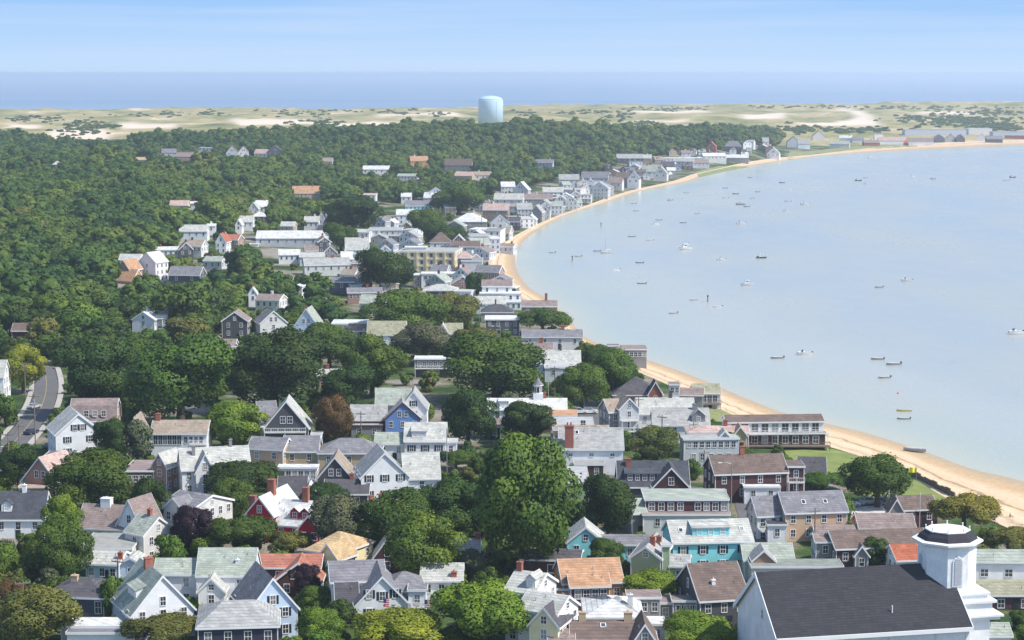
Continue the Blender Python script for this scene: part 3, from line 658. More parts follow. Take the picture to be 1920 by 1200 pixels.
h('house', 'navy house with pale grey hipped roof and white pedimented windows at bottom', [('H',372,520,1176,1126,4.6,dict(wall='navy',roof='lightgrey',yaw=6,dep=13,hip=.62,nf=4,rows=[3.0],ws=(1.0,1.7)))], fix=1)
h('house', 'pale blue gabled house with black shutters and grey roof', [('G',468,556,1142,1083,5.0,dict(wall='lightblue',roof='grey',yaw=20,dep=12,sh=1,gw=1,nf=2,rows=[4.4,1.5]))], fix=1)
h('house', 'maroon house with brick-red roof and white double gable window', [('S',476,600,1064,1039,4.4,dict(wall='maroon',roof='red',dep=8,nf=4)), ('G',516,602,1088,1055,4.0,dict(d=-3.5,wall='maroon',roof='red',gw=2,nf=2,dep=7))], fix=1)
h('house', 'cream house with golden tan hipped roof beside the dark bushy trees', [('H',572,632,1036,997,5.0,dict(wall='cream',roof='gold',yaw=-30,dep=12,nf=2)), ('G',596,634,1046,1020,4.6,dict(d=-4,wall='cream',roof='gold',yaw=-30,dep=6,nf=1,gw=0))], fix=1)
h('house', 'large white house with dark grey roofs, black shutters and two flags', [('S',622,722,1090,1051,6.0,dict(roof='grey',yaw=8,dep=12,nf=3)), ('G',668,766,1133,1080,6.0,dict(d=-5,roof='grey',yaw=8,dep=11,gw=1,nf=2,sh=1,rows=[5.2,2.0])), ('S',632,672,1150,1092,4.8,dict(d=-4,roof='charcoal',yaw=8,dep=7,nf=2)), ('H',728,796,1108,1072,5.2,dict(d=-1,roof='grey',dep=9,nf=2,yaw=8)), ('F',766,798,1108,None,5.4,dict(d=-4.5,roof='grey',dep=4,nf=1,deck=[(-.5,.5,2.9,.6)]))], fix=1)
h('house', 'bright red gabled house with white roof and brick chimneys', [('G',461,512,964,932,5.6,dict(wall='red',roof='white',gw=1,nf=1,dep=13,yaw=-18,ch=[(.45,2.4,'brick',1.5),(.1,2.2,'brick',1.3,-.7)])), ('S',512,594,985,938,4.2,dict(d=-1,wall='red',roof='white',yaw=-18,dep=9,nf=3,dor=[('g',-.1,1.9,1),('g',.38,1.9,1)],ch=[(.1,2.6,'brick',1.2)])), ('G',558,600,992,966,4.0,dict(d=-4,wall='red',roof='white',yaw=-10,dep=5,nf=2,gw=0))], fix=1)
h('house', 'white gabled house with three shuttered windows and long cream-roofed wing', [('G',678,765,893,849,6.4,dict(roof='lightgrey',sh=1,gw=0,nf=3,rows=[6.0,2.6],yaw=12,dep=11)), ('S',758,824,896,849,5.0,dict(d=2,roof='pale',nf=1,dep=9,yaw=6))], fix=1)
h('house', 'long peach-walled house with grey hipped roofs and few windows', [('S',531,596,846,817,5.6,dict(wall='tan',roof='grey',dep=8,nf=2,rows=[4.2])), ('S',464,531,842,820,5.2,dict(d=-1,wall='peach',roof='grey',dep=7,nf=2,yaw=-14)), ('H',597,712,850,822,5.4,dict(d=-1.5,wall='tan',roof='grey',dep=9,nf=3,rows=[4.0],hip=1.0))], fix=1)
h('cottage', 'dark shingle gabled cottage with tan roof and white-framed sun porch', [('G',594,662,898,857,3.6,dict(wall='darkgrey',roof='tan',gw=2,nf=2,dep=9)), ('F',522,594,878,872,4.2,dict(d=2,roof='white',wall='white',bank=[(-.48,.48,6,1.5,1.0,1.7)],nf=0))], fix=1)
h('cottage', 'low cottage with a plain dark slate roof behind the red house', [('S',520,572,936,893,3.4,dict(roof='charcoal',wall='grey',dep=9,nf=2)), ('G',568,592,930,908,3.4,dict(d=-1,roof='white',dep=4,nf=0,gw=0))], fix=1)
h('cottage', 'dark brown-roofed low cottage among trees behind red house', [('S',608,690,926,899,3.4,dict(roof='charcoal',wall='darkgrey',dep=9,nf=2,ch=[(.2,1.2,'brick')]))], fix=1)
h('house', 'white house turned corner-on with pale roof and two brick chimneys in trees', [('S',664,742,970,944,5.2,dict(roof='pale',yaw=38,dep=8,ch=[(.35,1.3,'brick'),(.8,1.3,'brick')],nf=3))], fix=1)
h('cottage', 'maroon gable peeping out between leafy trees', [('G',700,752,1046,1010,4.0,dict(wall='maroon',roof='pale',nf=1,gw=1,dep=8))], fix=1)
h('cottage', 'small grey-roofed cottage with white bay and brick end chimney', [('S',846,898,1036,1010,3.4,dict(roof='lightgrey',bank=[(-.15,.3,3,1.3,1.0,1.8)],nf=0,ch=[(.9,1.0,'brick',1.0)],dep=7))], fix=1)
h('house', 'white cottage glimpsed behind trees with a tall brick chimney', [('S',790,866,1088,1056,4.0,dict(roof='pale',ch=[(.6,.8,'brick',1.0,-.8)],nf=3,dep=8))], fix=1)
h('house', 'white house with tall external brick chimney and pale roof', [('S',1050,1168,842,802,6.0,dict(roof='lightgrey',dep=11,nf=3,rows=[4.6],ws=(.9,.7),sky=[(-.45,.75)],ch=[])), ('S',1019,1052,850,823,5.0,dict(d=2,roof='pale',dep=8,nf=2)), ('F',1078,1132,872,None,3.0,dict(d=-4,wall='maroon',roof='pale',dep=4,nf=2))], fix=1)
h('cottage', 'sage-walled low building with white roof between two large trees', [('F',1042,1104,906,876,4.0,dict(wall='sage',roof='white',nf=0))], fix=1)
h('house', 'dark shingle house with slate roof, shed dormer and brown gable', [('S',1160,1292,912,864,4.2,dict(wall='darkgrey',roof='slate',dep=11,nf=4,ch=[(-.7,1.6,'brick',1.0,-.2)],dor=[('s',-.25,8.5,5,.2)])), ('G',1225,1292,913,877,4.0,dict(d=-3,wall='maroon',roof='slate',dep=7,gw=1,nf=1,ws=(1.1,1.6)))], fix=1)
h('house', 'long brown gambrel house with row of eight white windows and sage roof', [('F',1210,1366,938,918,7.2,dict(wall='maroon',roof='sage',bank=[(-.48,-.02,4,1.3,1.1,1.5),(.08,.5,4,1.3,1.1,1.5)],nf=0)), ('F',1206,1368,966,None,4.6,dict(d=-2.5,wall='offwhite',roof='weathered',dep=2.4,nf=3)), ('S',1184,1212,962,935,4.6,dict(d=-1,wall='grey',roof='sage',dep=7,nf=0,yaw=10))], fix=1)
h('house', 'large aqua house with pale roof, shed dormer and dark shutters', [('S',1262,1412,1016,974,6.4,dict(wall='aqua',roof='pale',yaw=6,dep=11,sh=1,nf=4,dor=[('s',-.02,7.0,3,.25)],sky=[(-.75,.5),(.8,.5)],dwall='aqua'))], fix=1)
h('cottage', 'small aqua gabled cottage with a low grey-roofed aqua wing', [('G',1064,1132,1016,988,4.8,dict(wall='aqua',roof='pale',gw=1,nf=2,dep=8)), ('S',1130,1232,1021,1003,3.6,dict(d=1,wall='aqua',roof='grey',dep=6,nf=3))], fix=1)
h('shop', 'maroon barn-like building with large grey glazed opening and grey roof', [('S',978,1086,1050,1032,4.8,dict(wall='maroon',roof='charcoal',dep=8,nf=0,bank=[(-.08,.3,1,2.4,3.2,3.0)],yaw=-6))], fix=1)
h('house', 'orange-roofed house with brick-red walls and four front windows', [('S',1056,1168,1092,1047,5.0,dict(wall='orange',roof='orange',dep=11,nf=5,rows=[3.2],yaw=7)), ('S',1070,1143,1099,1076,4.6,dict(d=-3,wall='maroon',roof='orange',dep=5,bank=[(-.42,.46,4,1.4,1.0,1.5)],nf=0,yaw=7)), ('F',1010,1078,1106,None,3.0,dict(d=-1,wall='orange',roof='orange',dep=6,nf=2))], fix=1)
h('house', 'sage green gabled house with square green stair tower', [('G',1183,1238,1046,1025,6.6,dict(wall='sage',roof='lightgrey',gw=1,nf=0,dep=11,yaw=-14,ch=[(.3,1.6,'brick',.9,.25),(.55,1.6,'brick',.9,.5)])), ('F',1242,1256,1024,None,8.0,dict(d=-.5,wall='sage',roof='white',dep=1.8,nf=0,door=False)), ('S',1256,1290,1062,1040,4.8,dict(d=0,wall='sage',roof='lightgrey',nf=1,dep=7,yaw=-8))], fix=1)
h('house', 'dark house with broad brown roof beside the slate-roofed church', [('S',1312,1404,1124,1054,5.0,dict(wall='darkgrey',roof='brown',dep=14,yaw=12,nf=3,ch=[(-.25,.8,'white',.6,-.6)]))], fix=1)
h('cottage', 'low grey cottage with white-framed sunroom window bank', [('F',1262,1326,1128,1118,4.2,dict(wall='grey',roof='weathered',bank=[(-.38,.42,5,1.6,1.2,1.9)],nf=0)), ('F',1230,1266,1132,None,3.0,dict(d=1,wall='grey',roof='weathered',dep=5,nf=1))], fix=1)
h('cottage', 'white pavilion with white hipped roof and square white chimneys', [('H',1098,1204,1158,1117,4.4,dict(roof='white',dep=12,hip=1.2,nf=3,ch=[(.62,1.6,'offwhite',.8,-.4)])), ('F',1190,1246,1172,1158,3.6,dict(d=-1,roof='white',nf=2)), ('F',1178,1238,1122,None,4.8,dict(d=10,wall='grey',roof='weathered',dep=5,nf=3))], fix=1)
h('house', 'grey-brown roofed house with tan chimney posts along the bottom edge', [('S',1072,1200,1200,1164,4.2,dict(wall='tan',roof='brown',dep=10,ch=[(-.66,1.4,'tan',1.1),(.7,1.4,'tan',1.3)],nf=4,sky=[(-.05,.7)])), ('G',1186,1232,1205,1170,4.2,dict(d=-2,wall='grey',roof='brown',dep=8)), ('S',1030,1076,1205,1180,4.0,dict(d=-1,wall='grey',roof='weathered',dep=8,nf=2))], fix=1)
h('house', 'cream yellow gabled house with stepped white and slate roofs', [('G',993,1046,1172,1139,6.2,dict(wall='cream',roof='charcoal',gw=1,nf=1,dep=9,yaw=-20)), ('S',948,1002,1110,1072,5.6,dict(d=8,wall='offwhite',roof='pale',dep=9,yaw=-24,nf=2,ch=[(-.8,1.4,'brick',.9)],dor=[('g',.55,1.6,1)])), ('S',972,1044,1146,1112,5.4,dict(d=3,wall='white',roof='pale',dep=7,yaw=-30,nf=1))], fix=1)
h('house', 'brown shingle house with brown roof, brick chimney and white balcony', [('S',1340,1478,887,852,6.4,dict(wall='maroon',roof='brown',yaw=9,dep=10,nf=4,ch=[(-.1,1.8,'brick',1.0)])), ('F',1478,1508,876,None,6.0,dict(d=1.5,wall='maroon',roof='brown',dep=7,nf=1,deck=[(-.5,.5,3.2,1.2)])), ('F',1396,1462,914,None,3.0,dict(d=-2.5,wall='white',roof='white',dep=2.4,nf=2))], fix=1)
h('cottage', 'small cottage with grey roof beside the lawn', [('S',1498,1548,886,857,3.2,dict(wall='greywhite',roof='charcoal',dep=7,nf=2,yaw=-5))], fix=1)
h('house', 'peach shingle house with grey roof and two white skylights', [('S',1472,1590,960,921,6.0,dict(wall='peach',roof='grey',dep=10,nf=4,yaw=8,sky=[(-.33,.45),(.38,.45)],rows=[4.6,1.8])), ('S',1420,1462,966,930,5.0,dict(d=1,wall='white',roof='grey',dep=7,yaw=12,nf=2)), ('F',1440,1475,985,None,3.2,dict(d=-3,roof='slate',dep=3,nf=1))], fix=1)
h('cottage', 'brown-roofed beach cottage with grey gable end by parked cars', [('S',1694,1760,955,929,3.8,dict(wall='maroon',roof='brown',yaw=10,dep=8,nf=2,corner=True)), ('G',1668,1694,958,936,3.6,dict(d=-1,wall='grey',roof='brown',dep=5,nf=1,gw=0))], fix=1)
h('cottage', 'lavender-grey weathered roof cottage in front of the parking lot', [('S',1612,1716,991,963,3.8,dict(wall='pinkbrown',roof='weathered',dep=9,nf=3)), ('S',1530,1612,1001,985,3.6,dict(d=-1,wall='grey',roof='weathered',dep=6,nf=2))], fix=1)
h('house', 'long brown-roofed house with maroon walls behind church tower', [('S',1566,1745,1026,993,4.6,dict(wall='maroon',roof='brown',yaw=8,dep=9,nf=5,rows=[3.0],ch=[])), ('G',1604,1628,1040,1024,3.6,dict(d=-2,wall='grey',roof='grey',dep=5,gw=0,nf=1)), ('S',1530,1566,1016,1000,4.0,dict(d=1.5,wall='grey',roof='weathered',dep=6,nf=1))], fix=1)
h('cottage', 'small cottage with bright rust-red roof beside the church tower', [('S',1682,1730,1050,1021,4.0,dict(wall='white',roof='rust',dep=8,yaw=8,nf=2))], fix=1)
h('cottage', 'sage-roofed cottage with little brown cross gable below aqua house', [('S',1396,1488,1050,1018,4.0,dict(wall='greywhite',roof='sage',dep=9,nf=3)), ('G',1412,1452,1050,1032,3.8,dict(d=-3,wall='pinkbrown',roof='lightgrey',dep=5,gw=0,nf=1))], fix=1)
h('cottage', 'long low building with flat sage roof behind the church ridge', [('F',1410,1580,1064,1050,4.0,dict(wall='offwhite',roof='sage',nf=4))], fix=1)
h('house', 'long white two-storey house with sage roof at the right edge', [('S',1824,1960,1054,1031,6.4,dict(roof='sage',dep=9,nf=3,rows=[4.4],ws=(1.3,1.3),yaw=-2)), ('S',1815,1960,1116,1088,4.4,dict(d=-9,wall='maroon',roof='olive',dep=9,nf=0,bank=[(-.42,-.22,4,1.5,1.0,1.5),(-.12,-.02,1,1.5,1.1,1.5),(.2,.4,3,1.5,1.0,1.5)]))], fix=1)
h('cottage', 'small sage-roofed shed below the church tower at the right edge', [('S',1848,1896,1192,1168,3.2,dict(roof='sage',dep=6,nf=2))], fix=1)
h('motel', 'two-storey dark-roofed motel with balconies standing on beach piles', [('S',1362,1545,791,778,6.6,dict(roof='brown',wall='white',yaw=4,dep=7,nf=0,corner=False,bank=[(-.47,.47,9,1.5,1.7,2.1)],deck=[(-.5,.54,2.9,1.5)],door=False)), ('F',1378,1548,813,None,3.7,dict(d=-.3,wall='maroon',roof='offwhite' if 0 else 'weathered',dep=2,nf=0,bank=[(-.45,.45,8,1.6,1.4,1.9)],deckwood=1,deck=[(-.5,.54,2.9,2.2)],door=False))], cat='motel', fix=1)
h('house', 'pale grey shingle house with peach roofs and railed window-lined top floor', [('F',1282,1386,824,816,6.8,dict(wall='greywhite',roof='lightgrey',yaw=5,bank=[(-.46,.46,8,1.2,1.0,1.4),(-.4,.4,5,4.2,1.0,1.5)],nf=0)), ('H',1290,1352,812,799,7.4,dict(d=9,wall='greywhite',roof='pink',dep=8,nf=2)), ('G',1346,1372,822,808,7.2,dict(d=2,wall='greywhite',roof='pale',dep=4,gw=1,nf=0))], fix=1)
h('cottage', 'tan-roofed cottage with brick chimney beside the beach motel', [('S',1322,1404,812,799,4.4,dict(wall='pinkbrown',roof='pink',dep=8,ch=[(.0,1.5,'brick',1.0)],nf=2)), ('G',1376,1400,815,800,4.4,dict(d=-1,wall='tan',roof='orange',dep=5,nf=0,gw=0))], fix=1)
h('house', 'white three-storey gabled house with stacked balconies', [('G',1162,1198,766,747,7.6,dict(wall='greywhite',roof='tan',dep=10,yaw=10,gw=1,nf=1,deck=[(-.45,.45,3.0,1.2),(-.45,.45,5.8,1.2)])), ('S',1142,1166,772,748,6.6,dict(d=1.5,wall='grey',roof='tan',dep=8,nf=1,yaw=16))], fix=1)
h('house', 'long house with pale sage roof and dark chimney near beach', [('S',1196,1302,776,746,5.2,dict(wall='white',roof='pale',dep=11,nf=4,ch=[(.22,1.8,'darkgrey',.7)]))], fix=1)
h('house', 'white house with light grey roof and grey shingle dormer', [('S',1226,1330,797,765,4.8,dict(wall='white',roof='lightgrey',dep=11,nf=4,ch=[(.5,1.5,'grey',.8,-.1)],dor=[('g',.62,3.4,1,.15,1,1.7)],dwall='grey'))], fix=1)
h('house', 'dark grey hip-roofed house with brown side wall above balconied house', [('H',1150,1236,741,707,4.8,dict(wall='pinkbrown',roof='charcoal',dep=12,nf=3)), ('G',1216,1242,738,716,4.8,dict(d=-3,wall='brick',roof='charcoal',dep=6,gw=0,nf=1)), ('F',1256,1274,722,None,6.2,dict(d=2,wall='offwhite',roof='tan',dep=5,nf=2))], fix=1)
h('cottage', 'pinkish grey shingle beach cottage without windows', [('S',1272,1318,741,728,4.2,dict(wall='grey',roof='pinkbrown' if 0 else 'weathered',dep=8,nf=0,yaw=-6))], fix=1)
h('cottage', 'grey-green roofed beach cottage with deck on wooden piles', [('S',1300,1351,737,720,4.4,dict(wall='greywhite',roof='olive',dep=7,bank=[(-.2,.4,3,1.6,1.3,1.9)],nf=0,deck=[(-.5,.5,2.9,2.0)],deckwood=1))], fix=1)
# middle distance
h('house', 'dark shingle house with cream hipped roof, white balcony and white stairs', [('G',496,578,802,752,6.4,dict(wall='darkgrey',roof='pale',dep=10,gw=2,nf=3,rows=[1.9],ws=(1.2,1.6),deck=[(-.5,.45,.9,1.4)],yaw=2)), ('S',490,522,796,752,6.2,dict(d=3,wall='cream',roof='grey',dep=8,yaw=20,nf=1)), ('F',584,602,815,None,4.4,dict(d=-1,wall='white',roof='white',dep=4,nf=0,deck=[(-.5,.5,1.0,.8)]))], fix=1)
h('house', 'bright blue and maroon gabled house with pale roof wing', [('G',722,788,785,755,4.4,dict(wall='blue',roof='lightgrey',trim='maroon',gw=2,nf=3,dep=10,yaw=4)), ('S',656,724,789,759,3.6,dict(d=2,wall='maroon',roof='lightgrey',dep=9,nf=3,trim='maroon')), ('F',658,716,799,None,2.4,dict(d=-1,wall='grey',roof='lightgrey',trim='maroon',dep=3,nf=2))], fix=1)
h('house', 'white gabled house with sage roof rising behind blue house', [('G',750,800,766,734,6.4,dict(roof='lightgrey',gw=1,nf=1,sh=1,dep=9)), ('S',705,768,757,728,5.8,dict(d=3,roof='sage',dep=8,nf=1))], fix=1)
h('house', 'white house with cream roof, shed dormer and black shutters', [('S',759,835,827,792,5.2,dict(roof='pale',sh=1,nf=3,rows=[3.5,1.2],dor=[('s',-.3,3.6,3,.15)],dep=10)), ('S',704,762,832,811,3.6,dict(d=1,roof='sage',dep=7,nf=2)), ('F',835,856,830,None,3.2,dict(d=1.5,roof='white',dep=5,nf=1))], fix=1)
h('house', 'dark shingle gabled house with white trim, one of three gables', [('G',416,464,602,585,6.6,dict(wall='darkgrey',roof='weathered',gw=1,nf=2,dep=9))], fix=1)
h('house', 'white-walled grey gabled house between two other gables', [('G',489,537,605,583,6.0,dict(wall='offwhite',roof='grey',yaw=20,dep=9,gw=2,nf=1,show=5))], fix=1)
h('house', 'steep blue-grey gabled house with sage roof and red finial chimney', [('G',551,597,612,579,4.6,dict(wall='lightblue',roof='sage',gw=2,nf=2,dep=10,yaw=-6,show=5.5,ch=[(.05,.8,'brick',.6)]))], fix=1)
h('house', 'white house with brown roof and covered porch in trees', [('S',689,760,627,602,5.2,dict(roof='olive',dep=9,nf=4,deck=[(.1,.5,2.6,1.5)]))], fix=1)
h('cottage', 'long low white building with bright flat roof behind dark tree', [('F',622,688,608,600,4.2,dict(roof='white',nf=4)), ('S',652,690,620,608,3.4,dict(d=-4,roof='weathered',wall='offwhite',dep=6,nf=1))], fix=1)
h('cottage', 'low tan cottage with brick chimney hidden in dark trees', [('S',594,646,704,692,3.4,dict(roof='pale',wall='tan',dep=8,ch=[(-.3,1.3,'brick')],nf=2))], fix=1)
h('house', 'flat-roofed white-trimmed dark house with window bank beside large dark tree', [('F',778,845,674,668,5.6,dict(wall='darkgrey',roof='white',bank=[(-.46,.46,6,1.4,1.1,1.5),(-.1,.2,2,4.0,1.1,1.1)],nf=0,deck=[(-.5,.5,2.7,1.0)]))], fix=1)
h('cottage', 'white cottage with tan roof above an orange-roofed shed', [('S',836,866,624,606,4.2,dict(roof='olive',dep=7,nf=1)), ('G',818,842,626,608,4.2,dict(d=-1,roof='pale',dep=6,nf=1)), ('S',838,858,646,634,3.0,dict(d=-8,wall='darkgrey',roof='rust',dep=6,nf=1))], fix=1)
h('cottage', 'dark green cottage half hidden by trees', [('S',898,938,800,785,3.4,dict(wall='green',roof='weathered',dep=7,nf=2))], fix=1)
h('house', 'white-roofed wide house with dormer below the large dark tree', [('S',915,1062,768,747,4.2,dict(roof='white',dep=9,nf=4,dor=[('s',-.6,2.6,2,.2)],ch=[(.45,1.5,'brick',.7)]))], fix=1)
h('shop', 'low building with orange rusted roof', [('F',1016,1082,781,769,4.2,dict(roof='orange',wall='brown',nf=2))], fix=1)
h('house', 'white flat-roofed house behind brick-chimney house', [('F',1034,1113,800,783,5.2,dict(roof='white',wall='offwhite',nf=3,bank=[(.1,.4,1,-.8,1.2,1.6)])), ('S',1038,1140,806,798,5.4,dict(d=-6,wall='tan',roof='tan',dep=5,nf=2))], fix=1)
h('house', 'long pale-roofed white house with dark chimney behind the green trees', [('S',1008,1088,682,657,5.0,dict(roof='pale',dep=10,nf=3,ch=[(.1,1.5,'darkgrey',.6)])), ('F',1022,1110,690,683,4.6,dict(d=-6,roof='white',wall='greywhite',nf=3))], fix=1)
h('house', 'long grey-roofed house at the top of the beach with brick chimney', [('S',980,1092,632,618,4.4,dict(roof='grey',wall='offwhite',dep=9,nf=4,ch=[(.35,1.4,'brick',1.2)]))], fix=1)
h('cottage', 'grey weathered cottage with orange patch on roof in trees', [('S',980,1036,655,643,3.6,dict(roof='weathered',wall='pinkbrown',dep=8,nf=2,ch=[(.25,1.6,'brick',1.3)]))], fix=1)
h('house', 'grey flat-roofed house with white edge and trees in front', [('F',910,974,600,592,5.4,dict(roof='white',wall='slate',nf=4))], fix=1)
h('house', 'grey-roofed waterfront house with tall red chimney', [('S',978,1045,575,564,4.8,dict(roof='weathered',wall='pinkbrown',dep=8,nf=3,ch=[(.38,2.8,'brick',1.0)]))], fix=1)
h('cottage', 'low dark hip-roofed cottage behind a white lamp pole', [('H',902,962,586,571,3.8,dict(roof='charcoal',wall='grey',dep=9,nf=3,ch=[(-.1,1.8,'darkgrey',.6)]))], fix=1)
h('pier_house', 'long grey building with window row standing on beach piles', [('F',1140,1213,656,648,6.0,dict(wall='grey',roof='weathered',bank=[(-.48,.48,9,1.5,1.1,1.4)],nf=0)), ('F',1140,1160,649,None,6.6,dict(d=4,wall='grey',roof='weathered',dep=4,nf=0))], cat='house', fix=1)
h('hotel', 'cream yellow three-storey flat-roofed hotel with columns', [('F',746,853,472,463,10.2,dict(wall='yellow',roof='lightgrey',nf=6,dep=14,yaw=-8,rows=[8.6,5.2,2.0],ws=(1.4,1.7),ns=5,show=9)), ('F',760,800,464,None,12.6,dict(d=7,wall='offwhite',roof='white',dep=6,nf=0))], cat='hotel', fix=1)
h('house', 'white flat-roofed house with wide windows below the yellow hotel', [('F',790,862,514,510,6.6,dict(roof='white',bank=[(-.45,-.2,2,1.6,1.6,1.5),(.15,.45,2,1.6,1.9,1.5)],nf=0)), ('F',776,792,516,None,6.4,dict(d=1,wall='grey',roof='white',dep=8,nf=1))], fix=1)
h('cottage', 'hipped-roof pavilion with pale roof in front of white flat-roofed house', [('H',793,858,545,533,4.6,dict(wall='darkgrey',roof='pale',dep=11,hip=1.0,nf=3))], fix=1)
h('house', 'white stepped waterfront house with grey roof and dark windows', [('S',904,960,537,525,8.2,dict(roof='weathered',dep=7,nf=3)), ('F',900,977,551,547,6.4,dict(d=-5,roof='white',nf=6)), ('F',948,978,567,563,4.0,dict(d=-9,roof='white',nf=3))], fix=1)
h('cottage', 'wide low building with pale sage roof below the stepped white house', [('S',862,948,570,556,4.0,dict(roof='pale',dep=11,nf=4,wall='offwhite'))], fix=1)
h('cottage', 'warehouse with plain grey walls beside the yellow hotel', [('F',865,904,490,483,8.5,dict(wall='greywhite',roof='lightgrey',nf=0)), ('H',858,884,484,471,7.0,dict(d=6,wall='pinkbrown',roof='pink',dep=8,nf=0))], fix=1)
h('hall', 'hall with bright white tent-like hipped roof', [('H',850,912,416,400,4.2,dict(roof='white',wall='grey',dep=16,hip=1.0,nf=3))], cat='hall', fix=1)
h('motel', 'long grey two-storey motel with balcony rows', [('F',690,752,432,421,6.6,dict(roof='lightgrey',wall='greywhite',nf=6,deck=[(-.5,.5,2.9,1.3)],ns=2)), ('F',752,772,432,None,6.6,dict(d=0,roof='lightgrey',dep=14,nf=2,yaw=-24))], cat='motel', fix=1)
h('house', 'white two-storey house with white roof above the grey motel', [('S',743,781,403,393,6.6,dict(roof='white',dep=9,nf=2)), ('F',722,746,409,404,5.6,dict(d=-2,wall='pinkbrown',roof='weathered',nf=2))], fix=1)
h('hall', 'long low hall with a plain white roof and scattered windows', [('S',480,612,447,433,4.8,dict(roof='white',wall='greywhite',dep=13,nf=8)), ('F',468,484,458,None,3.6,dict(d=-3,roof='white',dep=6,nf=0))], cat='hall', fix=1)
h('house', 'brown-roofed cluster house with hexagonal roof behind yellow hotel', [('H',806,845,455,436,6.0,dict(wall='offwhite',roof='brown',dep=12,nf=2)), ('S',845,900,463,452,5.2,dict(d=-4,wall='greywhite',roof='brown',dep=10,nf=3)), ('G',848,872,453,441,6.2,dict(d=3,wall='darkgrey',roof='pale',dep=8,gw=1,nf=1))], fix=1)
h('house', 'white house with terracotta lower roof at the edge of the left wood', [('G',218,244,506,488,5.6,dict(wall='pinkbrown',roof='orange',yaw=-28,dep=9,gw=1,nf=1)), ('S',222,262,488,477,6.6,dict(d=9,roof='pale',dep=7,nf=0,yaw=-6)), ('G',258,293,492,474,6.0,dict(d=7,roof='white',dep=9,yaw=-28,nf=1,gw=0)), ('S',216,250,526,505,3.4,dict(d=-4,roof='orange',wall='orange',dep=8,yaw=-28,nf=0))], fix=1)
h('cottage', 'grey-roofed cottage with white right gable in the left wood', [('S',315,375,516,500,4.2,dict(roof='grey',wall='slate',yaw=-10,dep=9,nf=2))], fix=1)
h('house', 'white gabled house with dark flank in the hillside trees', [('G',247,290,599,585,6.0,dict(roof='white',yaw=-12,gw=1,nf=1,dep=6)), ('S',270,312,592,583,5.6,dict(d=3,roof='white',wall='white',dep=6,nf=2,ch=[(-.75,1.5,'white',1.4),(.9,1.5,'white',1.2)])), ('F',294,304,598,None,5.4,dict(d=1,wall='darkgrey',roof='white',dep=3,nf=1))], fix=1)
h('house', 'long grey-roofed house with white porch behind large dark trees', [('S',378,440,649,636,5.0,dict(roof='weathered',wall='white',dep=8,nf=4,dor=[('g',-.1,2.4,1,.2)],ch=[])), ('F',334,380,653,645,3.8,dict(d=1,roof='pale',nf=2)), ('F',420,440,657,None,3.6,dict(d=-3,roof='lightgrey',dep=4,nf=2))], fix=1)
h('cottage', 'dark maroon cottage roof showing between left hillside trees', [('S',22,56,620,606,3.6,dict(wall='maroon',roof='brown',dep=7,nf=0))], fix=1)
h('house', 'white house cut off by left edge beside the road hedge', [('S',-40,6,706,675,6.5,dict(roof='pale',dep=8,nf=2))], fix=1)

for q in HOUSES:
    if q['category'] == 'hotel':
        wl = [c for c in q.children if c.name.startswith('wall')][0]; xs = [v.co.x for v in wl.data.vertices]; x0, x1 = min(xs), max(xs)
        for i in range(7):
            cm = MB(); cm.box(-.35, .35, -.45, -.003, -1, 10.1); link('column', cm.data('column', wm('cream')), q, (x0 + .35 + (x1 - x0 - .7)*i/6, 0, 0))
        for z in (3.4, 6.8, 9.9):
            cm = MB(); cm.box(x0, x1, -.3, -.003, z - .25, z + .25); link('band', cm.data('band', wm('cream')), q, (0, 0, 0))
# ------------------------------------------------------------------ the church in front
CHY = math.radians(12)
cx_, cy_, cz_, ct_ = at(1640, 1181, 9.0)
cg = cz_ - 9.0; cfr = Fr(cx_, cy_, cg, CHY); church = empty('church', cx_, cy_, cg, CHY)
auto(church, 'white clapboard church with big slate roof and octagonal belfry', 'church', (1600, 1120), None, 1)
HOUSES.append(church)
S_ = F / ct_; LW = 372 / S_ / math.cos(CHY); CW = 19.0; HE = 9.0
r_ = ray(1575, 1063); D_ = ct_ + CW/2*math.cos(CHY); HR = min(HC + r_[2]*D_ - cg - HE, 9.0)
m = MB(); fn = lambda a, p, q: (a, p, q)
m.prism([(0, -3), (CW, -3), (CW, HE), (CW/2, HE + HR), (0, HE)], -LW/2, LW/2, fn); link('wall', m.data('wall', wm('white')), church, (0, 0, 0))
sl_ = HR/(CW/2); ovc = .7; up = [(-ovc, HE - sl_*ovc), (CW/2, HE + HR), (CW + ovc, HE - sl_*ovc)]
m = MB(); m.prism(up + [(p, q + .25) for p, q in reversed(up)], -LW/2 - .5, LW/2 + .3, fn)
croof = link('roof', m.data('roof', shingles(pm('church_slate', (.042, .042, .048), 0.9, 0.16, 0.5, 5, streak=(2.2, 2.2, .6), bump=.3))), church, (0, 0, 0))
m = MB()
for s0, s1 in ((-LW/2 - .62, -LW/2 - .503), (LW/2 + .303, LW/2 + .42)):
    m.prism([(p, q + .3) for p, q in reversed(up)] + [(p, q - .55) for p, q in up], s0, s1, fn)
for y0, y1 in ((-ovc - .22, -ovc - .003), (CW + ovc + .003, CW + ovc + .2)):
    z = HE - sl_*ovc; m.box(-LW/2 - .5, LW/2 + .3, y0, y1, z - .35, z + .27)
m.box(-LW/2 - .02, LW/2 + .02, -.12, -.003, HE - 1.3, HE - .75)
for x_ in (-LW/2, LW/2 - .5): m.box(x_ - .05, x_ + .55, -.09, .5, -3, HE - .4)
link('trim', m.data('trim', M_TRIM()), church, (0, 0, 0))
g_ = MB()
for i in range(4):
    xg = -LW/2 + LW*(i + .3)/4; g_.tube((xg, -.16, 0), (xg, -.16, HE - 1.2), .07, .07, 6)
link('downpipe', g_.data('downpipe', M_TRIM()), church, (0, 0, 0))
f_, p_, s_ = win_data(1.1, 3.6, True)
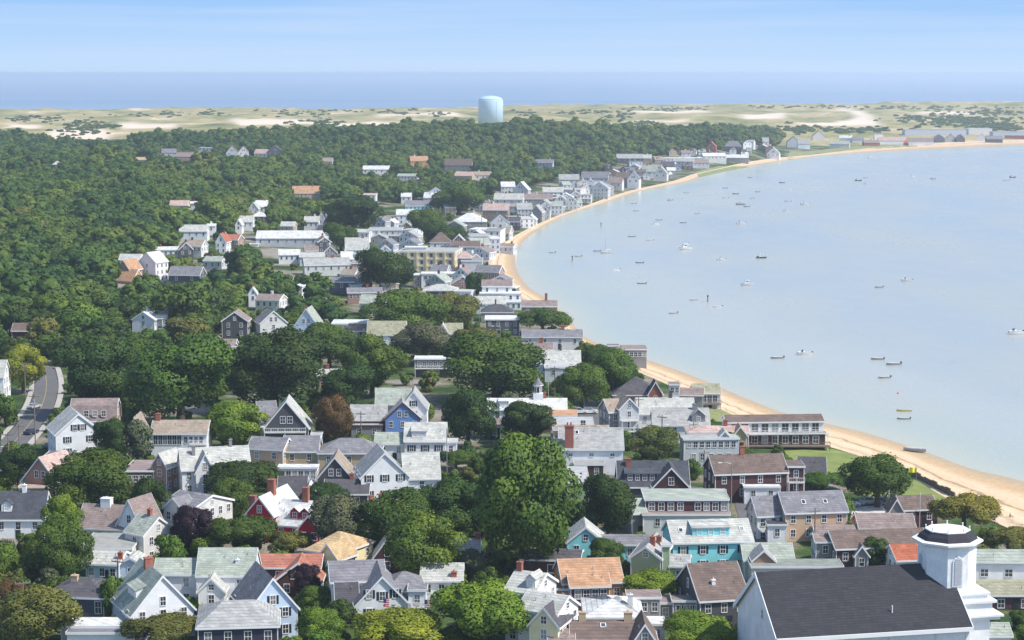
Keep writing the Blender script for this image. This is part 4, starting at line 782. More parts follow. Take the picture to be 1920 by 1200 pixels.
for i in range(6):
    o = link('window', f_, church, (-LW/2 + LW*(i + .5)/6, -.003, 4.6)); link('pane', p_, o, (0, 0, 0))
f_, p_, s_ = win_data(.7, 1.3, True)
o = link('window', f_, church, (-LW/2 - .003, CW*.38, HE + 1.4), -math.pi/2); link('pane', p_, o, (0, 0, 0))
m = MB(); m.tube((LW*.12, 2.2, HE + 1.2), (LW*.12, 2.2, HE + 3.0), .1, .1, 8); link('vent_pipe', m.data('vent_pipe', M_TRIM()), croof, (0, 0, 0))
# belfry: stacked square stages at the front end, octagonal lantern with louvred arches, dark mansard and white deck
def bz(v, D): r0 = ray(1778, v); return HC + r0[2]*D - cg
XT = LW/2 - 2.2; wx_, wy_, _ = cfr.w((XT, CW/2, 0)); DT = depth_of(wx_, wy_, cg + HE + HR)
# slide the tower along the ridge to the place seen in the photograph
u_ = pix(wx_, wy_, cg + HE + HR + 5)[0]; XT += (1779 - u_)/S_/math.cos(CHY)
wx_, wy_, _ = cfr.w((XT, CW/2, 0)); DT = depth_of(wx_, wy_, cg + HE + HR); k_ = F/DT
RO = 50.5/k_/math.cos(math.pi/8)*.985
zl0, zl1 = bz(1108, DT - RO), bz(1024, DT - RO)
m = MB(); xb = LW/2 - .2; yc = CW/2
for (z0, z1, xr, yr) in ((0, zl0 - 4.7, 5.2, 4.9), (zl0 - 4.7, zl0 - 4.2, 6.6, 5.6), (zl0 - 4.2, zl0 - 3.9, 7.1, 5.9), (zl0 - 3.9, zl0 - 2.1, 5.5, 5.0), (zl0 - 2.1, zl0 - 1.7, 6.1, 5.4), (zl0 - 1.7, zl0 - .9, 4.9, 4.6), (zl0 - .9, zl0 - .55, 5.2, 4.9), (zl0 - .55, zl0 - .1, 4.5, 4.4)):
    m.box(min(xb, XT + xr - .5), XT + xr, yc - yr, yc + yr, z0, z1)
link('tower_base', m.data('tower_base', wm('white')), church, (0, 0, 0))
m = MB(); A8 = math.pi/8
m.lathe([(RO, zl0 - 6.0), (RO, zl0 + .25), (RO, zl1 - .9), (RO + .12, zl1 - .85), (RO + .12, zl1 - .5)], 8, a0=A8)
lan = link('lantern', m.data('lantern', wm('white')), church, (XT, CW/2, 0))
m = MB(); m.lathe([(RO + .1, zl1 - .5), (RO + .75, zl1 - .15), (RO + 1.0, zl1 + .05), (RO + 1.0, zl1 + .3), (RO + .2, zl1 + .45)], 8, a0=A8); link('cornice', m.data('cornice', M_TRIM()), lan, (0, 0, 0))
zt0 = zl1 + .45; zt1 = max(bz(1002, DT - RO + .75), zl1 + 1.2)
m = MB(); m.lathe([(RO + .2, zt0), (RO - .2, zt0 + (zt1 - zt0)*.5), (RO - 1.05, zt1)], 8, a0=A8); link('mansard', m.data('mansard', pm('belfry_slate', (.035, .032, .04), 0.8, 0.2)), lan, (0, 0, 0))
m = MB(); m.lathe([(RO - 1.05, zt1), (RO - .95, zt1 + .1), (RO - .95, zt1 + .2), (RO - 1.1, zt1 + .26)], 8, a0=A8); link('deck', m.data('deck', wm('white')), lan, (0, 0, 0))
for i in range(8):
    a = A8 + i*math.pi/4; fb = MB(); fb.lathe([(.10, 0), (.10, .4), (.13, .42), (.13, .5), (.02, .55)], 8)
    link('finial', fb.data('finial', M_TRIM()), lan, ((RO - 1.15)*math.cos(a), (RO - 1.15)*math.sin(a), zt1 + .25))
# louvred arches on each side of the lantern
ap = RO*math.cos(math.pi/8); wa = .62; hz_ = (zl1 - zl0)
def arch(wa, z0, z1, k=8): return [(-wa, z0), (wa, z0)] + [(wa*math.cos(math.pi*i/k), z1 + wa*math.sin(math.pi*i/k)) for i in range(k + 1)]
fa = MB(); fa.prism(arch(wa + .3, 0, hz_*.55), -.16, -.003, lambda a, p, q: (p, a, q)); fa.box(-.18, .18, -.22, -.17, hz_*.55 + wa + .15, hz_*.55 + wa + .55)
la = MB()
for i in range(14):
    z = .35 + i*(hz_*.55 + wa*.6)/14; hwid = wa if z < hz_*.55 else math.sqrt(max(wa*wa - (z - hz_*.55)**2, .05))
    la.box(-hwid, hwid, -.26, -.17, z, z + .2)
fad = fa.data('arch', M_TRIM()); lad = la.data('louvre', pm('louvre_paint', (.50, .51, .53), .8, .1))
for i in (0, 2, 4, 6):
    a = i*math.pi/4 - math.pi/2
    o = link('arch', fad, lan, (ap*math.cos(a), ap*math.sin(a), zl0 + .5)); o.rotation_euler = (0, 0, a + math.pi/2)
    o = link('louvre', lad, lan, (ap*math.cos(a), ap*math.sin(a), zl0 + .5)); o.rotation_euler = (0, 0, a + math.pi/2)
FOOT.append((*cfr.w((0, CW/2, 0))[:2], 10, 10)); FOOT.append((*cfr.w((-9, CW/2, 0))[:2], 10, 10)); FOOT.append((*cfr.w((9, CW/2, 0))[:2], 10, 10))
BOXES.append((1365, 1850, 985, 1215, ct_))
pn = MB(); pn.box(-.55, .55, -.06, -.003, hz_*.42, hz_*.42 + 1.1); pnd = pn.data('panel', M_TRIM())
for i in (1, 3, 5, 7):
    a = i*math.pi/4 - math.pi/2
    o = link('panel', pnd, lan, (ap*math.cos(a), ap*math.sin(a), zl0 + .5)); o.rotation_euler = (0, 0, a + math.pi/2)
# cupola on the white wide roof
cu = at(1009, 744, 7.0); cm_ = MB(); cm_.box(-1.3, 1.3, -1.3, 1.3, -3, 1.0); cupola = empty('cupola', cu[0], cu[1], cu[2])
link('wall', cm_.data('wall', wm('white')), cupola, (0, 0, 0)); cm_ = MB(); cm_.lathe([(1.1, 1.0), (1.1, 3.0), (1.5, 3.1), (1.5, 3.3)], 8, a0=A8); lt = link('lantern', cm_.data('lantern', wm('white')), cupola, (0, 0, 0))
cm_ = MB(); cm_.lathe([(1.5, 3.3), (.9, 4.0), (.35, 4.8), (.08, 5.2), (.04, 6.6)], 8, a0=A8); link('roof', cm_.data('roof', rm('grey')), cupola, (0, 0, 0))
for i in range(8):
    a = i*math.pi/4; wq = MB(); wq.box(-.3, .3, -.05, 0, 1.3, 2.7); o = link('window', wq.data('window', M_GLASS), lt, (1.02*math.cos(a), 1.02*math.sin(a), 0)); o.rotation_euler = (0, 0, a + math.pi/2)
auto(cupola, 'little white octagonal cupola with pointed grey roof', 'cupola', (1009, 730), None, 1)
# external brick chimney stack of the white house
e_ = at(1067, 838, 6.0); st = MB(); st.box(-1.0, 1.0, -.8, .5, -7, 5.0); st.box(-1.12, 1.12, -.92, .62, 5.0, 5.3); st.tube((-.4, -.15, 5.3), (-.4, -.15, 6.0), .2, .18, 8); st.tube((.4, -.15, 5.3), (.4, -.15, 6.0), .2, .18, 8)
chs = link('chimney', st.data('chimney', M_BRICK), None, (e_[0], e_[1] - .9, e_[2]))
for q in HOUSES:
    if 'external brick chimney' in q['label']: bpy.context.view_layer.update(); mw = q.matrix_world.inverted(); chs.parent = q; chs.location = mw @ Vector((e_[0], e_[1] - .9, e_[2]))
# the water tower on the hill
wt = at(920, 236, 0); kk = F/wt[3]; R = 23.2/kk; zb = wt[2] - 4; ztop = HC + ray(920, 187)[2]*wt[3]; zdome = HC + ray(920, 179.5)[2]*wt[3]
wtr = empty('water_tower', wt[0], wt[1], zb)
M_TANK = pm('tank_paint', (.52, .70, .86), 0.5, 0.04, 0.05, .3)
m = MB(); H_ = ztop - zb; m.lathe([(R*.99, 0), (R*.99, H_*.2), (R, H_*.2 + .1), (R, H_ - 1.0), (R*.985, H_ - .3), (R*.96, H_)], 64); q = link('tank', m.data('tank', M_TANK), wtr, (0, 0, 0))
for p in q.data.polygons: p.use_smooth = len(p.vertices) == 4
m = MB(); hd_ = zdome - ztop; m.lathe([(R*.96*math.cos(t), H_ + hd_*math.sin(t)) for t in np.linspace(0.02, 1.5, 9)], 64); q = link('roof', m.data('roof', M_TANK), wtr, (0, 0, 0))
for p in q.data.polygons: p.use_smooth = len(p.vertices) == 4
m = MB(); m.lathe([(.9, H_ + hd_ - .2), (.9, H_ + hd_ + .9), (.2, H_ + hd_ + 1.2)], 12); m.tube((.2, 0, H_ + hd_ + 1), (.2, 0, H_ + hd_ + 4), .08, .05, 6); link('vent', m.data('vent', M_TANK), wtr, (0, 0, 0))
m = MB()
for s_ in (-.25, .25): m.box(s_ - .04, s_ + .04, -R - .35, -R - .25, 0, H_)
for i in range(int(H_/.6)): m.box(-.25, .25, -R - .33, -R - .27, i*.6, i*.6 + .06)
link('ladder', m.data('ladder', M_METAL), wtr, (0, 0, 0)).rotation_euler = (0, 0, .5)
m = MB()
for i in range(40):
    a0, a1 = 2*math.pi*i/40, 2*math.pi*(i + 1)/40; r0 = R*.94; m.tube((r0*math.cos(a0), r0*math.sin(a0), H_ + 1.2), (r0*math.cos(a1), r0*math.sin(a1), H_ + 1.2), .06, .06, 5, cap=False); m.tube((r0*math.cos(a0), r0*math.sin(a0), H_ + .2), (r0*math.cos(a0), r0*math.sin(a0), H_ + 1.2), .05, .05, 5)
link('railing', m.data('railing', M_TANK), wtr, (0, 0, 0))
auto(wtr, 'pale blue cylindrical water tower on the wooded hilltop', 'water tower', (920, 205), None, 1)
BOXES.append((890, 950, 175, 229, wt[3]))
# ------------------------------------------------------------------ houses farther off: (shape, left, right, eave, ridge, eave height, wall, roof[, options])
FAR = [
 ('F',371,400,277,None,8,'white','white'),('G',424,446,286,273,6,'greywhite','weathered'),('G',447,466,285,274,6,'offwhite','tan'),('S',303,330,287,279,5,'lilac','grey'),('S',330,363,294,286,4,'pinkbrown','weathered'),
 ('S',254,279,300,295,3,'tan','gold'),('H',98,112,309,302,6,'darkgrey','pale'),('G',501,531,284,274,7,'slate','grey'),('S',476,500,288,280,5,'offwhite','pink'),('S',602,623,303,296,4,'offwhite','tan'),
 ('S',680,731,318,311,4,'white','white'),('S',745,782,330,326,4,'greywhite','sage'),('S',770,803,302,293,4,'orange','orange'),('S',833,884,310,298,7,'grey','brown',dict(nf=8)),('S',852,885,330,322,4,'tan','pink'),('S',890,922,329,322,4,'offwhite','tan'),
 ('S',549,603,362,349,4,'tan','orange'),('G',466,484,392,380,6,'offwhite','pale'),('S',480,502,388,376,5,'offwhite','white'),('H',470,500,406,398,4,'darkgrey','white'),('S',446,474,416,405,5,'white','greywhite' if 0 else 'pale'),('G',441,453,422,412,5,'white','white'),
 ('G',596,614,410,394,6,'greywhite','grey'),('S',570,597,416,406,5,'white','pale'),('S',606,627,420,412,5,'lilac','grey'),('S',525,550,424,416,4,'tan','pale'),
 ('S',523,562,478,468,4.5,'white','white'),('S',562,608,482,474,4.5,'greywhite','pale'),('S',572,656,497,484,5,'offwhite','lightgrey',dict(nf=6)),('G',606,632,474,462,6,'grey','brown'),('S',648,692,468,446,7,'white','pale',dict(nf=3)),('F',647,692,436,430,5,'white','pale'),('S',640,662,486,472,5,'white','white'),
 ('S',617,664,529,520,5,'slate','grey',dict(nf=3)),('F',657,678,535,None,4,'white','white'),('S',652,716,549,540,4.5,'pinkbrown','grey'),('S',674,720,569,553,5,'offwhite','sage'),('S',720,798,557,547,4,'brown','tan'),
 ('G',466,482,552,540,5,'white','white'),('S',478,524,563,552,4.5,'offwhite','weathered'),('F',551,566,538,533,5,'white','white'),
 ('F',680,704,366,360,5,'white','pink'),('S',752,771,369,362,5,'white','white'),('S',794,842,371,361,6,'greywhite','white',dict(nf=5)),('G',803,832,362,352,9,'lilac','grey'),('S',760,810,386,376,5,'aqua','grey'),('G',857,876,372,358,6,'lilac','grey'),('G',878,900,374,362,6,'greywhite','weathered'),
 ('F',880,918,431,427,6,'white','white'),('S',336,388,434,422,5,'white','pale',dict(nf=4)),('S',388,404,424,420,5,'white','white'),('S',334,378,462,450,5,'offwhite','tan'),('G',336,362,468,455,5,'darkgrey','weathered'),('S',288,334,469,463,4,'white','white'),
 ('G',404,424,454,438,6,'white','rust'),('S',420,446,450,440,5,'pinkbrown','red'),('S',380,416,490,481,4.5,'greywhite','sage'),('S',318,352,385,376,5,'cream','pink'),('S',352,372,382,378,4,'white','white'),
 # waterfront rows
 ('G',962,990,356,341,7,'greywhite','white'),('S',940,966,350,341,6,'offwhite','white'),('S',1003,1036,306,299,6,'lilac','grey',dict(nf=5)),('S',1048,1086,337,327,7,'greywhite','lightgrey',dict(nf=4)),('S',1090,1140,334,322,8,'lilac','grey',dict(nf=6)),('G',1106,1140,353,341,8,'greywhite','lightgrey'),
 ('S',1018,1056,360,351,7,'white','pale',dict(nf=4)),('F',1052,1088,356,350,7,'offwhite','white',dict(nf=4)),('S',983,1036,373,364,6,'grey','weathered',dict(nf=5)),('G',1040,1062,376,367,6,'white','lightgrey'),('G',1060,1082,378,368,6,'greywhite','sage'),('S',926,980,374,363,6,'offwhite','pale',dict(nf=4)),
 ('S',905,952,394,382,6,'pinkbrown','pink'),('F',930,970,387,382,7,'greywhite','pink'),('S',970,998,392,381,7,'lilac','lightgrey'),('G',994,1016,398,385,6,'grey','lightgrey'),('G',920,955,418,403,7,'greywhite','grey',dict(nf=3)),('S',953,975,416,408,5,'slate','charcoal'),('F',974,1002,410,406,6,'white','pale'),
 ('F',906,938,433,428,7,'white','lightgrey',dict(nf=3)),('F',880,921,443,438,8,'white','lightgrey',dict(nf=4,deck=[(-.4,.5,2.8,1.2)])),('S',934,962,463,457,4,'greywhite','weathered'),('F',920,938,448,443,8,'lilac','white'),
 ('S',1140,1166,343,333,6,'offwhite','weathered'),('S',1154,1180,334,323,8,'grey','brown'),('G',1176,1198,336,322,8,'white','grey'),('S',1204,1232,322,310,6,'white','sage'),('G',1226,1250,326,312,6,'offwhite','sage'),('S',1240,1265,312,303,6,'slate','charcoal'),
 ('S',1156,1206,297,289,6,'slate','lightgrey',dict(nf=5)),('F',1180,1205,303,None,6,'lilac','grey'),('S',1198,1221,297,290,5,'tan','pale'),('F',1236,1321,297,293,5,'greywhite','white',dict(nf=12)),('S',1262,1300,303,297,5,'lilac','lightgrey'),('S',1318,1362,293,287,7,'offwhite','white',dict(nf=6)),('S',1360,1403,296,290,5,'grey','white',dict(nf=6)),
 ('G',1324,1342,275,266,7,'brick','rust'),('H',1358,1390,275,264,7,'darkgrey','grey'),('S',1300,1330,306,299,5,'greywhite','weathered'),('G',1438,1461,288,277,6,'white','pale'),('S',1430,1442,266,258,5,'white','lightgrey'),
 ('G',1476,1500,266,256,7,'greywhite','grey',dict(nf=3)),('S',1496,1519,270,260,6,'white','lilac' if 0 else 'lightgrey'),('G',1524,1546,255,244,6,'offwhite','weathered'),('S',1556,1592,270,265,5,'offwhite','sage'),('S',1574,1597,259,254,5,'white','white'),('S',1598,1620,262,257,4,'greywhite','grey'),
 ('S',1620,1650,268,263,4,'brick','weathered'),('S',1647,1700,264,257,5,'white','pink'),('S',1696,1750,265,259,5,'white','weathered'),('F',1640,1656,252,None,7,'white','white'),
 ('F',1697,1812,243,240,8,'lilac','sage',dict(nf=18)),('F',1816,1861,241,238,9,'offwhite','white',dict(nf=5)),('F',1862,1940,247,244,8,'lilac','sage',dict(nf=9)),('G',1752,1772,260,253,5,'slate','grey'),('G',1774,1792,259,252,5,'greywhite','grey'),('G',1794,1810,260,253,5,'darkgrey','grey'),('G',1832,1850,258,250,5,'white','lightgrey'),('S',1850,1880,261,255,5,'darkgrey','grey'),('F',1886,1930,254,None,5,'brick','pale'),
 ('H',1694,1703,268,262,4,'brick','rust'),
]
for row in FAR:
    k, a, b, ve, vr, he, wc_, rc_ = row[:8]; kw = dict(row[8]) if len(row) > 8 else {}
    kw.update(wall=wc_, roof=rc_, pipes=0); kw.setdefault('yaw', random.choice((-14, -8, 0, 6, 12)))
    kw.setdefault('dep', 9 if k != 'F' else (9 if vr is None else None)); 
    if kw['dep'] is None: kw.pop('dep')
    if vr is None: kw.setdefault('dep', 8)
    if k in 'SG' and random.random() < .55 and 'deck' not in kw: kw['ch'] = [(random.uniform(-.6, .6) if k == 'S' else random.uniform(.2, .8), 1.2, random.choice(('brick', 'brick', 'white', 'darkgrey')), .9)]
    WN = dict(white='white', offwhite='off-white', greywhite='grey-white', lilac='lilac-grey', grey='grey', slate='slate-grey', darkgrey='dark grey', tan='tan', pinkbrown='pinkish brown', brick='brick-red', brown='brown', cream='cream', orange='orange', aqua='aqua')
    RN = dict(white='white', pale='pale', lightgrey='light grey', grey='grey', weathered='weathered', tan='tan', brown='brown', sage='sage', pink='pinkish', orange='orange', rust='rust-red', charcoal='charcoal', gold='golden', red='red')
    shp = {'S': '', 'G': ' gabled', 'H': ' hip-roofed', 'F': ' flat-topped'}[k]
    wide = 'long' if (b - a) > 60 else ('tall' if he >= 8 else '')
    lab = f"{wide} {WN[wc_]}{shp} house with {RN[rc_]} roof".strip()
    house('house', lab, [(k, a, b, ve, vr, he, kw)], group='houses scattered along far shore and wood edge')

# more houses crowding the waterfront and the middle of town, where the photograph shows roofs packed together
def fill(n, sampler, seed, label_group):
    rg_ = random.Random(seed); done = 0; tries = 0
    while done < n and tries < 4000:
        tries += 1; x, y = sampler(rg_); w_ = rg_.uniform(5.5, 11.5); dp = rg_.uniform(7, 9)
        if any(math.hypot(x - f[0], y + dp/2 - f[1]) < f[2] + w_*.42 for f in FOOT) or inside(SEA, np.array([x]), np.array([y]))[0]: continue
        g = float(terr(x, y)); he = rg_.choice((3.4, 5.4, 5.8, 6.2, 7.6)); k = rg_.choice('SSGGGF'); hr = rg_.uniform(2, 3.2)
        uc, ve = pix(x, y, g + he); D = depth_of(x, y, g + he); vr = pix(x, y + (dp/2 if k == 'S' else 0), g + he + hr)[1]; wp = w_*F/D
        if any(abs(uc - (b[0] + b[1])/2) < (b[1] - b[0] + wp)*.38 and b[2] - 14 < ve < b[3] and b[4] > D for b in BOXES): continue
        wc_ = rg_.choice(('white', 'white', 'offwhite', 'greywhite', 'greywhite', 'grey', 'lilac', 'pinkbrown', 'darkgrey', 'tan')); rc_ = rg_.choice(('lightgrey', 'pale', 'weathered', 'grey', 'sage', 'tan', 'brown', 'white', 'grey', 'charcoal'))
        kw = dict(wall=wc_, roof=rc_, yaw=rg_.uniform(-22, 22), dep=dp, pipes=0)
        if rg_.random() < .6 and k != 'F': kw['ch'] = [(rg_.uniform(-.5, .5) if k == 'S' else rg_.uniform(.25, .8), 1.3, rg_.choice(('brick', 'brick', 'darkgrey', 'white')), .9)]
        if k == 'S' and rg_.random() < .35: kw['dor'] = [(rg_.choice('gs'), rg_.uniform(-.3, .3), 2.6, 2)]
        if k == 'F': kw['deck'] = [(-.45, .45, 2.8, 1.2)]; vr = None
        wide = 'small ' if w_ < 9 else ''
        house('house', f"{wide}{WN[wc_]}{ {'S': '', 'G': ' gabled', 'F': ' flat-topped'}[k]} house with {RN[rc_]} roof", [(k, uc - wp/2, uc + wp/2, ve, vr, he, kw)], group=label_group); done += 1
ci_ = [i for i in range(len(COs)) if 820 < COs[i][1] < 2250]
def shore(rg_):
    i = rg_.choice(ci_); j = min(i + 1, len(COs) - 1); t = rg_.random(); b_ = BIs[i]*(1 - t) + BIs[j]*t; c_ = COs[i]*(1 - t) + COs[j]*t; d_ = (b_ - c_)/np.linalg.norm(b_ - c_); q = b_ + d_*rg_.uniform(10, 80) ; return float(q[0]), float(q[1])
fill(92, shore, 3, 'houses crowded along the curved waterfront')
MT = np.array([(560,480),(650,415),(770,385),(900,372),(980,352),(1010,400),(940,440),(880,500),(900,560),(700,575),(600,540)], float)
def midtown(rg_):
    while True:
        u, v = rg_.uniform(540, 1020), rg_.uniform(350, 580)
        if inside(MT, np.array([u]), np.array([v]))[0]: break
    return at(u, v, 0)[:2]
fill(26, midtown, 9, 'houses packed in the middle of town')
# ------------------------------------------------------------------ trees
def leaf_mat(key, rgb, var=0.35):
    m = bpy.data.materials.new(key); m.use_nodes = True; t = m.node_tree; b = t.nodes['Principled BSDF']; out = t.nodes['Material Output']
    b.inputs['Roughness'].default_value = 0.65; b.inputs['Specular IOR Level'].default_value = 0.25
    oi = t.nodes.new('ShaderNodeObjectInfo'); at_ = t.nodes.new('ShaderNodeAttribute'); at_.attribute_name = 'tint'
    mm = t.nodes.new('ShaderNodeMapRange'); mm.inputs['To Min'].default_value = 1 - var; mm.inputs['To Max'].default_value = 1 + var; t.links.new(at_.outputs['Fac'], mm.inputs['Value'])
    vs = t.nodes.new('ShaderNodeVectorMath'); vs.operation = 'SCALE'; t.links.new(mm.outputs[0], vs.inputs['Scale'])
    if rgb is None: t.links.new(oi.outputs['Color'], vs.inputs[0])
    else:
        # woodland: each crown its own green
        geo = t.nodes.new('ShaderNodeNewGeometry'); nz_ = N(t, 'ShaderNodeTexNoise', Scale=0.011, Detail=3.0); t.links.new(geo.outputs['Position'], nz_.inputs['Vector'])
        mixf = t.nodes.new('ShaderNodeMath'); mixf.operation = 'MULTIPLY_ADD'; t.links.new(oi.outputs['Random'], mixf.inputs[0]); mixf.inputs[1].default_value = 0.75
        mr_ = t.nodes.new('ShaderNodeMapRange'); mr_.inputs['From Min'].default_value = .35; mr_.inputs['From Max'].default_value = .65; mr_.inputs['To Max'].default_value = .35; mr_.inputs['To Min'].default_value = -.1; t.links.new(nz_.outputs['Fac'], mr_.inputs['Value']); t.links.new(mr_.outputs[0], mixf.inputs[2])
        c = ramp_(t, mixf.outputs[0], rgb); t.links.new(c, vs.inputs[0])
    hue = ramp_(t, at_.outputs['Fac'], [(0.0, (.80, .94, 1.0)), (1.0, (1.28, 1.06, .85))]); hm_ = t.nodes.new('ShaderNodeVectorMath'); hm_.operation = 'MULTIPLY'; t.links.new(vs.outputs[0], hm_.inputs[0]); t.links.new(hue, hm_.inputs[1]); vs = hm_
    t.links.new(vs.outputs[0], b.inputs['Base Color'])
    tr = t.nodes.new('ShaderNodeBsdfTranslucent'); t.links.new(vs.outputs[0], tr.inputs['Color']); ms = t.nodes.new('ShaderNodeMixShader'); ms.inputs[0].default_value = 0.22
    t.links.new(b.outputs[0], ms.inputs[1]); t.links.new(tr.outputs[0], ms.inputs[2]); t.links.new(ms.outputs[0], out.inputs['Surface'])
    return m
LEAF = leaf_mat('leaves', None)
WOOD_STOPS = [(0.0, (.030, .078, .018)), (0.3, (.058, .118, .020)), (0.6, (.098, .158, .024)), (0.85, (.128, .184, .028)), (1.0, (.142, .168, .036))]
LEAFW = leaf_mat('woodland_leaves', WOOD_STOPS, .16)
def crown_data(name, seed, nq, leaf, mat, style='round', lobes=22, fz=.55, ki=.12):
    g = np.random.default_rng(seed)
    def unit(n):
        v = g.normal(size=(n, 3)); return v / np.linalg.norm(v, axis=1, keepdims=True)
    # lobes spread over an ellipsoid of unit radius: uneven outline with gaps between them
    lc = unit(lobes)
    if style == 'cone': 
        z = g.uniform(-1, .9, lobes); a = g.uniform(0, 2*np.pi, lobes); rr = (1 - (z + 1)/2)*.75 + .08
        lc = np.stack([rr*np.cos(a), rr*np.sin(a), z], 1); lr = .22 + .16*(1 - (z + 1)/2)
    elif style == 'spread':
        lc[:, 2] = np.abs(lc[:, 2])*.8 - .35; lc *= g.uniform(.55, .95, lobes)[:, None]; lr = g.uniform(.22, .40, lobes)
    elif style == 'tall':
        lc *= g.uniform(.5, .78, lobes)[:, None]; lr = g.uniform(.20, .36, lobes); lc[:, :2] *= (0.8 + .25*np.sin((lc[:, 2:3] + 1)*1.6))
    else:
        lc *= g.uniform(.46, .86, lobes)[:, None]; lr = g.uniform(.25, .44, lobes)
        lc[:, 2] = np.maximum(lc[:, 2], -.62)
    lc = np.vstack([lc, [[0, 0, -.05]]]); lr = np.r_[lr, .52 if style != 'cone' else .3]
    wgt = lr**2; idx = g.choice(len(lr), nq, p=wgt/wgt.sum())
    nrm = unit(nq); nrm[:, 2] = np.where((nrm[:, 2] < -.3) & (g.random(nq) < .6), -nrm[:, 2], nrm[:, 2])
    P = lc[idx] + nrm*lr[idx][:, None]*(1 - .30*g.random(nq)**2)[:, None]
    P += g.normal(size=P.shape)*leaf*.35
    out_ = g.random(nq) < .07; P[out_] += nrm[out_]*g.uniform(.02, .13, (int(out_.sum()), 1))
    # leave out most clumps that lie deep inside another lobe
    deep = np.zeros(nq, bool)
    for c, r in zip(lc, lr): deep |= (np.linalg.norm(P - c, axis=1) < r*.62)
    keep = ~deep | (g.random(nq) < .12); P, nrm, idx = P[keep], nrm[keep], idx[keep]; n = len(P)
    face = nrm + g.normal(size=(n, 3))*fz; face /= np.linalg.norm(face, axis=1, keepdims=True)
    t1 = np.cross(face, unit(n)); t1 /= np.linalg.norm(t1, axis=1, keepdims=True) + 1e-9; t2 = np.cross(face, t1)
    s = leaf*g.uniform(.55, 1.25, (n, 1)); 
    k1 = g.uniform(.5, 1.1, (n, 1)); droop = face*s*.25
    V = np.stack([P - t1*s - t2*s*k1*.5, P + t1*s*.6 - t2*s*k1, P + t1*s + t2*s*k1*.6 - droop, P - t1*s*.4 + t2*s*k1 - droop], 1).reshape(-1, 3)
    me = bpy.data.meshes.new(name); me.vertices.add(len(V)); me.vertices.foreach_set('co', V.astype(np.float32).ravel())
    q = np.arange(4*n, dtype=np.int32); me.loops.add(4*n); me.loops.foreach_set('vertex_index', q)
    me.polygons.add(n); me.polygons.foreach_set('loop_start', np.arange(0, 4*n, 4, dtype=np.int32)); me.polygons.foreach_set('use_smooth', np.ones(n, bool))
    me.materials.append(mat); me.update(calc_edges=True)
    tint = g.random(n)*.55 + np.interp(g.random(len(lr))[idx], [0, 1], [0, .45])
    a = me.attributes.new('tint', 'FLOAT', 'POINT'); a.data.foreach_set('value', np.repeat(tint, 4).astype(np.float32))
    rad = P - np.array([0, 0, -.15]); rad /= np.linalg.norm(rad, axis=1, keepdims=True)
    sn = nrm*.75 + rad*.45 + face*(.35 if fz > .4 else .08); sn /= np.linalg.norm(sn, axis=1, keepdims=True)
    me.normals_split_custom_set_from_vertices(np.repeat(sn, 4, axis=0).tolist())
    return me
def trunk_data(name, seed):
    g = random.Random(seed); m = MB()
    m.tube((0, 0, -1.6), (0.02, 0.01, -.45), .10, .065, 8)
    for i in range(5):
        a = i*1.257 + g.uniform(-.3, .3); z = g.uniform(-.75, -.4); e = (math.cos(a)*.42, math.sin(a)*.42, z + g.uniform(.3, .6))
        m.tube((0.01, 0, z), e, .045, .018, 6); m.tube(e, (e[0]*1.5, e[1]*1.5, e[2] + .25), .018, .006, 5)
    m.tube((0.02, 0.01, -.45), (.03, 0, .35), .065, .02, 7)
    return m.data(name, M_BARK)
HI = [crown_data('crown', 100 + i, 27000, .031, LEAF, st, lb) for i, (st, lb) in enumerate((('round', 26), ('round', 30), ('spread', 26), ('tall', 34), ('round', 20), ('spread', 32)))]
MIDC = [crown_data('crown', 200 + i, 5200, .066, LEAF, st, lb) for i, (st, lb) in enumerate((('round', 20), ('round', 16), ('spread', 20), ('tall', 22), ('round', 24)))]
LOC = [crown_data('crown', 300 + i, 1500, .11, LEAF, st, lb) for i, (st, lb) in enumerate((('round', 14), ('spread', 14), ('round', 18)))]
CONE = crown_data('crown', 400, 3000, .08, LEAF, 'cone', 40)
TRK = [trunk_data('trunk', i) for i in range(3)]
TONES = dict(dark=(.042, .084, .016), mid=(.074, .134, .019), green=(.094, .166, .022), bright=(.155, .245, .024), olive=(.135, .158, .036), lime=(.21, .27, .026), grey=(.115, .142, .075),
 purple=(.034, .016, .030), rust=(.12, .080, .028), yellow=(.19, .19, .030), pine=(.052, .086, .034))
NTREE = [0]
def place_tree(name, x, y, zc, rx, rz_, tone, det, label, uv, group=None, fixed=False, style=None, cat='tree', ry=None):
    """crown centre (x, y, zc), half width rx, half height rz_"""
    root = empty(name, x, y, zc); rng = random.Random(NTREE[0]*7 + 3); NTREE[0] += 1
    g = float(terr(x, y))
    if style == 'cone': me = CONE
    elif det == 2: me = HI[style if style is not None else rng.randrange(len(HI))]
    elif det == 1: me = MIDC[rng.randrange(len(MIDC))]
    else: me = LOC[rng.randrange(len(LOC))]
    rot = rng.uniform(0, 6.28)
    cr_ = link('crown', me, root, (0, 0, 0), rot); cr_.scale = (rx, rx*(ry or 1.0), rz_)
    c = TONES[tone]; f = rng.uniform(.85, 1.15); cr_.color = (c[0]*f*rng.uniform(.9, 1.12), c[1]*f, c[2]*f, 1)
    th = (zc - g)/1.55; tk = link('trunk', TRK[NTREE[0] % 3], root, (0, 0, 0), rot); tk.scale = (rx*.9, rx*.9, max(th, rz_*.6))
    auto(root, label, cat, uv, group, fixed)
    return root
TREES = []
